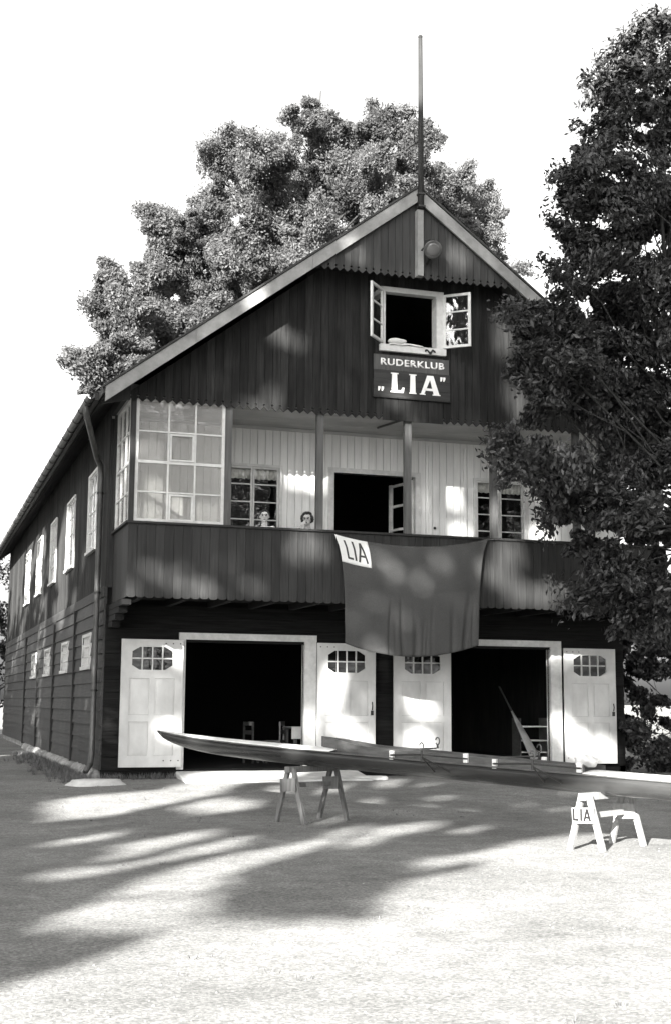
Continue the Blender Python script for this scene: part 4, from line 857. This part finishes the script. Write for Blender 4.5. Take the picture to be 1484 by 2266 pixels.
LITG=[[(2.02,-4.05,0.08),(3.01,-3.17,0.11),(4.07,-2.68,0.13),(4.53,-1.88,0.15),(5.25,-0.05,0.25),(7.89,-0.05,0.25),(7.68,-0.05,0.25),(6.48,-1.4,0.24),(5.88,-1.45,0.21),(5.19,-2.83,0.12),(4.92,-3.42,0.1),(3.91,-4.59,0.05),(2.77,-6.16,0.01),(1.75,-6.9,0.0)],[(3.76,-5.37,0.03),(4.69,-3.86,0.08),(5.37,-4.52,0.06),(4.8,-5.81,0.02),(4.0,-6.23,0.01)],[(2.16,-7.57,0.0),(2.73,-6.83,0.0),(2.41,-7.63,0.0)],[(1.54,-9.39,0.0),(2.76,-7.98,0.0),(2.5,-8.7,0.0),(1.68,-10.14,0.0),(1.49,-9.93,0.0)],[(2.29,-9.8,0.0),(3.84,-7.97,0.0),(3.64,-8.97,0.0),(2.11,-11.3,0.0),(1.92,-11.25,0.0)],[(1.32,-11.75,0.0),(2.06,-11.62,0.0),(3.73,-9.33,0.0),(4.09,-9.23,0.0),(3.43,-10.58,0.0),(2.61,-11.42,0.0),(1.94,-12.16,0.0),(1.75,-12.47,0.0),(1.22,-12.75,0.0)],[(1.68,-13.74,0.0),(2.08,-12.7,0.0),(2.89,-11.49,0.0),(4.7,-9.71,0.0),(5.82,-7.85,0.0),(5.89,-8.16,0.0),(4.9,-10.0,0.0),(3.67,-11.69,0.0),(3.02,-12.5,0.0),(2.59,-13.99,0.0)],[(4.7,-10.61,0.0),(5.79,-8.43,0.0),(7.09,-7.72,0.0),(6.78,-8.66,0.0),(5.78,-9.49,0.0),(4.79,-10.92,0.0)],[(6.44,-9.29,0.0),(7.43,-8.41,0.0),(7.21,-9.05,0.0),(6.57,-9.63,0.0)],[(3.7,-14.51,0.0),(4.27,-13.55,0.0),(5.44,-12.66,0.0),(5.66,-12.27,0.0),(4.63,-12.92,0.0),(5.15,-11.89,0.0),(5.97,-11.46,0.0),(6.91,-10.49,0.0),(8.02,-9.88,0.0),(9.96,-9.98,0.0),(4.3,-18.46,0.0),(2.49,-17.95,0.0)],[(1.67,-13.77,0.0),(2.59,-14.01,0.0),(2.07,-15.63,0.0),(0.95,-15.32,0.0),(1.0,-14.81,0.0)],[(7.8,-2.89,0.12),(8.67,-1.1,0.17),(9.13,-0.83,0.17),(8.3,-2.75,0.13)],[(7.5,-5.41,0.03),(7.8,-5.16,0.03),(7.76,-5.92,0.01),(7.36,-6.27,0.01)],[(8.31,-4.23,0.07),(8.76,-4.17,0.07),(8.47,-4.85,0.04),(8.11,-4.8,0.05)],[(6.48,-5.53,0.02),(7.1,-4.48,0.06),(7.42,-4.35,0.06),(6.73,-5.75,0.02)],[(7.83,-6.36,0.0),(8.13,-6.42,0.0),(7.92,-6.97,0.0),(7.66,-6.92,0.0)],[(9.34,-5.4,0.03),(9.6,-5.44,0.03),(9.29,-6.07,0.01),(9.07,-6.03,0.01)],[(11.04,-3.77,0.09),(11.5,-3.49,0.1),(10.84,-4.57,0.05),(10.54,-4.66,0.05)],[(9.54,-6.24,0.01),(9.95,-6.12,0.01),(9.66,-6.73,0.0),(9.29,-6.86,0.0)],[(8.86,-2.06,0.15),(9.47,-1.53,0.16),(9.22,-2.35,0.14),(8.68,-2.72,0.13)],[(5.25,-7.72,0.0),(5.98,-6.32,0.01),(6.11,-6.46,0.0),(5.51,-7.78,0.0)],[(5.63,-3.51,0.1),(6.4,-1.73,0.16),(6.68,-1.77,0.16),(5.98,-3.74,0.09)],[(6.53,-3.51,0.1),(7.59,-1.76,0.19),(7.69,-1.9,0.15),(6.77,-3.84,0.08)],[(5.08,-7.37,0.0),(5.61,-6.73,0.0),(5.3,-7.55,0.0)],[(1.58,-17.69,0.0),(2.19,-15.22,0.0),(2.8,-15.3,0.0),(3.55,-15.31,0.0),(2.58,-17.97,0.0)]]
BT1=[(6.56,28.93,15.34,0.75),(7.67,29.68,16.71,1.16),(7.57,32.51,18.91,0.65),(7.86,31.41,20.07,0.76),(8.29,28.97,17.96,1.15),(9.51,30.67,19.6,1.2),(10.21,30.9,17.67,1.4),(8.41,29.3,15.49,0.96),(11.68,32.17,18.58,1.24),(6.98,29.07,14.73,0.66)]
BT2=[(10.16,32.46,23.01,1.04),(11.11,33.08,24.01,1.06),(9.92,32.65,21.75,0.87),(11.86,33.43,22.45,1.49),(12.92,34.19,21.04,1.72),(12.19,35.28,25.17,0.88),(13.26,31.92,21.24,1.25),(11.09,33.74,21.15,1.27),(14.65,33.98,20.71,1.3)]
BT3=[(12.31,30.55,26.45,0.78),(13.18,28.51,25.73,0.96),(13.52,35.31,26.5,1.33),(14.56,30.59,25.48,1.55),(15.86,30.7,28.35,1.05),(18.19,34.74,30.58,1.02),(18.24,32.6,27.91,1.75),(19.81,31.8,28.61,1.27),(22.24,33.91,30.22,1.1),(21.39,28.71,27.52,0.67),(17.6,33.45,25.86,1.98),(14.74,31.12,23.31,1.87),(18.89,29.14,24.62,1.86),(22.18,33.12,27.5,1.57),(14.87,35.02,23.1,1.55),(16.14,29.95,22.21,1.64),(19.29,32.91,24.04,1.53),(11.82,30.59,25.33,0.74),(16.12,33.69,22.12,1.3)]
BT4=[(24.97,34.89,28.32,0.93),(24.87,32.87,27.88,0.77),(26.55,35.32,27.46,1.3),(27.51,34.63,26.1,0.94),(25.27,34.73,25.87,1.39),(28.05,35.28,24.92,0.9),(28.32,33.71,23.47,0.51),(26.65,35.03,24.68,1.17),(24.34,35.51,27.26,1.17)]
RT=[(12.12,-6.23,13.03,0.33),(13.43,-4.29,12.84,0.44),(12.61,-5.48,10.91,0.41),(12.62,-5.25,9.72,0.41),(12.11,-6.12,8.16,0.39),(12.99,-4.68,7.38,0.41),(12.27,-5.74,5.89,0.39),(13.19,-4.24,4.96,0.42),(12.08,-5.78,3.55,0.38),(12.16,-5.04,2.83,0.33),(11.92,-5.46,13.47,0.25),(12.6,-4.91,14.14,0.21),(11.51,-5.99,11.96,0.3),(11.41,-6.03,10.77,0.33),(12.31,-4.56,10.17,0.39),(12.23,-4.54,8.79,0.42),(11.9,-5.03,7.3,0.4),(12.46,-4.11,6.37,0.42),(11.32,-5.96,4.87,0.38),(11.57,-4.29,12.21,0.14),(10.83,-6.06,11.01,0.17),(12.45,-3.99,3.79,0.38),(11.85,-4.88,13.4,0.28),(11.31,-4.92,12.83,0.19),(12.24,-3.98,13.06,0.33),(12.12,-4.45,12.13,0.28),(11.91,-4.45,12.32,0.18),(10.31,-6.36,10.49,0.27),(10.37,-5.54,10.66,0.25),(10.6,-6.28,10.09,0.4),(10.2,-6.0,9.94,0.27),(11.23,-5.94,10.29,0.39),(11.34,-4.27,10.07,0.36),(10.9,-6.17,9.29,0.42),(10.12,-5.73,8.99,0.14),(10.72,-5.22,8.93,0.29),(11.87,-4.29,9.09,0.53),(10.83,-3.99,8.73,0.33),(9.85,-4.66,8.4,0.21),(9.05,-5.94,7.99,0.14),(9.9,-5.08,7.76,0.34),(9.88,-4.66,7.38,0.25),(9.91,-6.37,7.42,0.47),(11.68,-4.73,7.84,0.54),(9.87,-5.54,6.85,0.28),(10.72,-4.97,6.89,0.5),(11.64,-4.76,6.84,0.54),(9.51,-4.76,6.08,0.18),(9.92,-5.14,5.84,0.34),(9.16,-5.06,5.77,0.13),(10.16,-5.98,5.63,0.47),(11.35,-5.21,5.69,0.52),(9.0,-6.17,5.3,0.23),(10.11,-5.25,5.21,0.3),(10.35,-5.11,4.86,0.28),(10.4,-4.49,4.79,0.15),(10.75,-5.48,4.98,0.41),(10.78,-6.45,4.55,0.37),(10.92,-5.13,4.26,0.32),(10.95,-5.97,3.8,0.41),(10.82,-4.57,3.69,0.07),(10.83,-5.49,3.38,0.22),(10.23,-5.51,3.18,0.09),(11.81,-4.14,3.31,0.2),(11.46,-5.48,3.21,0.23),(12.05,-5.59,12.83,0.41),(12.19,-5.6,11.65,0.47),(12.37,-5.25,10.54,0.48),(11.61,-6.26,8.86,0.45),(12.39,-5.08,8.07,0.47),(12.96,-4.1,7.08,0.49),(12.34,-5.04,5.62,0.47),(12.59,-4.57,4.48,0.47),(12.74,-4.04,3.47,0.35)]
RTB=(12.69,-5.0,0.99)

def leaf_faces(P, D, Wd, size, asp=.5):
    """P centres (n,3), D direction, Wd side vector, size (n,) -> folded rhombic leaves, two triangles each"""
    n = len(P); Dn = D/np.linalg.norm(D, axis=1)[:, None]; s = np.cross(Dn, Wd); s /= np.linalg.norm(s, axis=1)[:, None]+1e-9; u = np.cross(s, Dn)
    L = size[:, None]; Vv = np.empty((n, 4, 3)); Vv[:, 0] = P-Dn*L*.5; Vv[:, 1] = P+s*L*asp*.5+u*L*.10; Vv[:, 2] = P+Dn*L*.5; Vv[:, 3] = P-s*L*asp*.5+u*L*.10
    i = np.arange(n)[:, None]*4; F = np.concatenate([i+np.array([[0, 1, 2]]), i+np.array([[0, 2, 3]])])
    return Vv.reshape(-1, 3), F
def crown_points(blobs, n, clump, sub, rise=.1):
    Bb = np.array(blobs); w = Bb[:, 3]**2.2; w = w/w.sum(); out = []; nrm = []; drs = []
    cnt = (w*n).astype(int)
    for b, k in zip(Bb, cnt):
        nc = max(6, int(sub*(b[3]**2)))
        d = RNG.normal(size=(nc, 3)); d /= np.linalg.norm(d, axis=1)[:, None]
        rad = b[3]*RNG.uniform(.15, 1.12, nc)**.55; cc_ = b[:3]+d*rad[:, None]*np.array([1, 1, .92])
        sd = d*.8+RNG.normal(size=(nc, 3))*.55+np.array([0, 0, rise]); sd /= np.linalg.norm(sd, axis=1)[:, None]
        ln = clump*RNG.uniform(.5, 1.9, nc); idx = RNG.integers(0, nc, k)
        t = RNG.uniform(-.45, .75, k); wd = (.45*ln[idx]*(1-.75*np.clip(t, 0, 1)))[:, None]
        g_ = np.clip(RNG.normal(size=(k, 3)), -1.7, 1.7)*wd*np.array([.62, .62, .42])
        p = cc_[idx]+sd[idx]*(t*ln[idx])[:, None]+g_; p[:, 2] -= .18*ln[idx]*np.clip(t, 0, 1)**2
        out.append(p); nrm.append(g_/(wd+1e-6)*.5+d[idx]*.5+np.array([0, 0, .45])); drs.append(sd[idx])
    return np.concatenate(out), np.concatenate(nrm), np.concatenate(drs)
def tree(name, label, base, fork, blobs, n, size, mat, clump, sub, trunk_r, cat='tree', asp=.5, group=None, keepf=None, droop=-.2):
    t = root(name, base, label, cat, group)
    P, Nn, Sd = crown_points(blobs, n, clump, sub, -.1 if droop < -.3 else .25)
    if keepf is not None: k_ = keepf(P); P, Nn, Sd = P[k_], Nn[k_], Sd[k_]
    D = RNG.normal(size=P.shape)*.7+Sd*.9+np.array([0, 0, droop]); Wd = Nn+RNG.normal(size=P.shape)*.55
    Vv, F = leaf_faces(P, D, Wd, size*RNG.uniform(.6, 1.25, len(P)), asp)
    raw_mesh('crown', Vv, F, mat, t, base)
    m = MB(); b = Vector(base); f_ = Vector(fork)
    m.tube([b-Vector((0, 0, .3)), b.lerp(f_, .1), b.lerp(f_, .5)+Vector((.1, .05, 0)), f_], [trunk_r*1.5, trunk_r*1.05, trunk_r*.9, trunk_r*.7], 12)
    m.build('trunk', 'bark', t, smooth=True)
    m = MB(); zs_ = [q_[2] for q_ in blobs]; topz = max(zs_); ax_, ay_ = sum(q_[0] for q_ in blobs)/len(blobs), sum(q_[1] for q_ in blobs)/len(blobs)
    tip = Vector((ax_*.5+f_.x*.5, ay_*.5+f_.y*.5, max(topz, f_.z+1)))
    def lead(z): t_ = max(0, min(1, (z-f_.z)/(tip.z-f_.z))); p = f_.lerp(tip, t_); return p+Vector((.25*math.sin(z*1.1), .25*math.cos(z*.9), 0))*min(1, t_*4), trunk_r*.7*(1-.85*t_)
    m.tube([lead(f_.z+(tip.z-f_.z)*i/8)[0] for i in range(9)], [lead(f_.z+(tip.z-f_.z)*i/8)[1] for i in range(9)], 8)
    for q_ in blobs:
        c = Vector(q_[:3]); hd = math.hypot(c.x-f_.x, c.y-f_.y); p0, r0 = lead(max(f_.z+.1, c.z-hd*.7-.3)); r0 *= .5
        k1 = p0.lerp(c, .35)+Vector((random.gauss(0, .12), random.gauss(0, .12), random.gauss(-.05, .1)))*min(hd, 3); k2 = p0.lerp(c, .7)+Vector((random.gauss(0, .12), random.gauss(0, .12), random.gauss(.05, .1)))*min(hd, 3)
        m.tube([p0, k1, k2, c], [r0, r0*.75, r0*.5, r0*.25], 6)
        for k in range(4):
            d = Vector((random.gauss(0, 1), random.gauss(0, 1), random.gauss(.1, .7))).normalized(); m.tube([k2.lerp(c, .5), c+d*q_[3]*.4, c+d*q_[3]*.8], [r0*.25, r0*.14, r0*.06], 5)
    m.build('limbs', 'bark', t, smooth=True)
    return t
LBL = ['rounded pale leafy tree behind the left end of the roof', 'broad pale tree behind the roof slope, left of the tallest crown', 'tallest tree, its broad pale crown rising behind the gable', 'thin hazy tree behind the roof right of the flagpole']
for i, (Bl, n, mt) in enumerate(((BT1, 110000, 'leafback'), (BT2, 100000, 'leafback'), (BT3, 220000, 'leafback'), (BT4, 50000, 'leafpale'))):
    a = np.array(Bl); cx_, cy_ = a[:, 0].mean(), a[:, 1].mean(); zmin = a[:, 2].min()
    tree('leafy_tree', LBL[i], (cx_, cy_, .15), (cx_+.3, cy_, max(zmin-1, 7)), Bl, int(n*1.35), .165, mt, .78, 8.0, .26, group='trees behind the boathouse')
rb = (RTB[0]+.35, RTB[1]-.4, gz(RTB[0], RTB[1]))
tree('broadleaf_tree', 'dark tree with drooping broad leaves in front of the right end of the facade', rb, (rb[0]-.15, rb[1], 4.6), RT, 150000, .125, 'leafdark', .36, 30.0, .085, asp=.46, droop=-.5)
# --- tall trees behind the viewpoint: their crowns shade the facade, leaves are left out to place the light patches
E1 = np.array([.777, -.63, 0]); SD = np.array(SDIR); E2 = np.cross(SD, E1); E2 = E2 if E2[2] > 0 else -E2
def uv(p): p = np.asarray(p, float); return np.stack([p@E1, p@E2], -1)
polys = []
for (Y, x, z, rx, rz, tl) in LIT:
    a = np.linspace(0, 2*np.pi, 14, endpoint=False); t = math.radians(tl); wob = 1+.22*np.sin(a*2+x*7)+.15*np.sin(a*3+z*5)
    dx, dz = (rx+(.09 if Y < -1 else .03))*np.cos(a)*wob, (rz+(.09 if Y < -1 else .03))*np.sin(a)*wob
    polys.append(uv(np.stack([x+dx*math.cos(t)-dz*math.sin(t), np.full(14, Y), z+dx*math.sin(t)+dz*math.cos(t)], -1)))
for (y, z, ry, rz) in LITL:
    a = np.linspace(0, 2*np.pi, 14, endpoint=False); wob = 1+.2*np.sin(a*3+y*5); polys.append(uv(np.stack([np.full(14, X0), y+ry*np.cos(a)*wob, z+rz*np.sin(a)*wob], -1)))
for q_ in LITG: polys.append(uv(q_))
def inside(pt, poly):
    x, y = pt[:, 0], pt[:, 1]; r = np.zeros(len(pt), bool); j = len(poly)-1
    for i in range(len(poly)):
        xi, yi = poly[i]; xj, yj = poly[j]
        c = ((yi > y) != (yj > y)) & (x < (xj-xi)*(y-yi)/(yj-yi+1e-12)+xi); r ^= c; j = i
    return r
UL = ['spreading tree behind the viewpoint, leftmost of the row shading the yard', 'tall tree behind the viewpoint shading the side wall', 'tall tree behind the viewpoint shading the middle of the facade', 'tall tree behind the viewpoint shading the right of the facade']
for i, (u0, u1, vb, vt, ut) in enumerate(((-4.5, 1.2, -2.6, 12.5, -2), (1.0, 6.2, -4.6, 12.6, 2.6), (6.0, 11.2, -5.6, 13.5, 7.2), (11.0, 16.5, -3.5, 13.0, 19))):
    n = 56000; lsz = .20
    U = RNG.uniform(u0, u1, n); Vq = RNG.uniform(vb, vt, n); pt = np.stack([U, Vq], -1)
    keep = np.ones(n, bool)
    for q_ in polys: keep &= ~inside(pt+RNG.normal(0, .03, pt.shape), q_)
    # ragged outer edge
    uc, vc = (u0+u1)/2, (vb+vt)/2
    U, Vq = U[keep], Vq[keep]; n = len(U); T_ = 42+RNG.normal(0, 1.0, n)
    P = SD*T_[:, None]+E1*U[:, None]+E2*Vq[:, None]
    D = RNG.normal(size=P.shape); D -= SD*(D@SD)[:, None]*.6; Wd = SD+RNG.normal(size=P.shape)*.35
    Vv, F = leaf_faces(P, D, Wd, lsz*RNG.uniform(.7, 1.15, n), .62)
    ctr = SD*42+E1*ut+E2*vc; ccen = SD*42+E1*uc+E2*vc; base = (float(ctr[0]), float(ctr[1])-1, 0.)
    t = root('leafy_tree', base, UL[i], 'tree', 'trees behind the viewpoint')
    raw_mesh('crown', Vv, F, 'leafshade', t, base)
    m = MB(); lowz = float((SD*42+E1*uc+E2*(vb+1))[2]); p0_ = Vector(base); pf = Vector((float(ctr[0]), float(ctr[1])-.5, lowz))
    m.tube([p0_-Vector((0, 0, .3)), p0_.lerp(pf, .5), pf, Vector(ccen)], [.5, .38, .3, .12], 12); m.build('trunk', 'bark', t, smooth=True)
def keepf(P):
    pt = uv(P); k = np.ones(len(P), bool)
    for q_ in polys: k &= ~inside(pt, q_)
    return k
def bb(x, y, z, r_, n, sp): return [(x+RNG.uniform(-sp, sp), y+RNG.uniform(-sp, sp), z+RNG.uniform(-sp, sp)*.8, r_*RNG.uniform(.7, 1.2)) for _ in range(n)]
for x, y, z, lab in ((-9, -8, 8, 'unseen tree added to shade the side wall, nearest the viewpoint'), (-10, 2, 8.5, 'unseen tree added to shade the side wall, level with the house front'), (-9.5, 12, 8, 'unseen tree added to shade the side wall, opposite the side windows'), (-10, 23, 8, 'unseen tree added to shade the side wall, farthest back')):  # unseen trees added to keep sky and sun off the side wall
    tree('leafy_tree', lab, (x, y, .15), (x, y, 4.5), bb(x, y, z, 2.5, 14, 3.3), 26000, .30, 'leafshade', .8, 3.0, .3, group='unseen trees added to shade the side wall', keepf=keepf)
for x, y, z, lab in ((17, -22, 9, 'unseen tree added right of the viewpoint to block skylight, nearest'), (23, -13, 10, 'unseen tree added right of the viewpoint to block skylight, middle of three'), (11, -36, 10, 'unseen tree added right behind the viewpoint to block skylight, farthest')):  # unseen trees added to cut the skylight reaching the facade from the right
    tree('leafy_tree', lab, (x, y, .15), (x, y, 4.5), bb(x, y, z, 3.0, 14, 4.0), 26000, .34, 'leafshade', .9, 2.6, .3, group='unseen trees added to block skylight')
hb = []
for i in range(9): hb.append((15.3+i*.75, .2+.3*math.sin(i*2), .9+.25*math.sin(i*3.1), .95)); hb.append((15.2+i*.8, .5, 2.2+.3*math.sin(i*1.7), .9)); hb.append((15.3+i*.8, .7, 3.4+.3*math.sin(i*2.7), .9))
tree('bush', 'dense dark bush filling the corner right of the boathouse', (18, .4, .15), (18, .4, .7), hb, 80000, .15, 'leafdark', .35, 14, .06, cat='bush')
hb = [(.6+i*.5, 29.5+.5*math.sin(i*2), 1.5+(i*2.3) % 6.5, 1.5) for i in range(12)]
tree('leafy_tree', 'dark leafy tree beyond the far end of the side wall', (2.3, 29.5, .15), (2.3, 29.5, 1.5), hb, 22000, .18, 'leafdark', .5, 8, .12)
print('objects', len(bpy.data.objects))
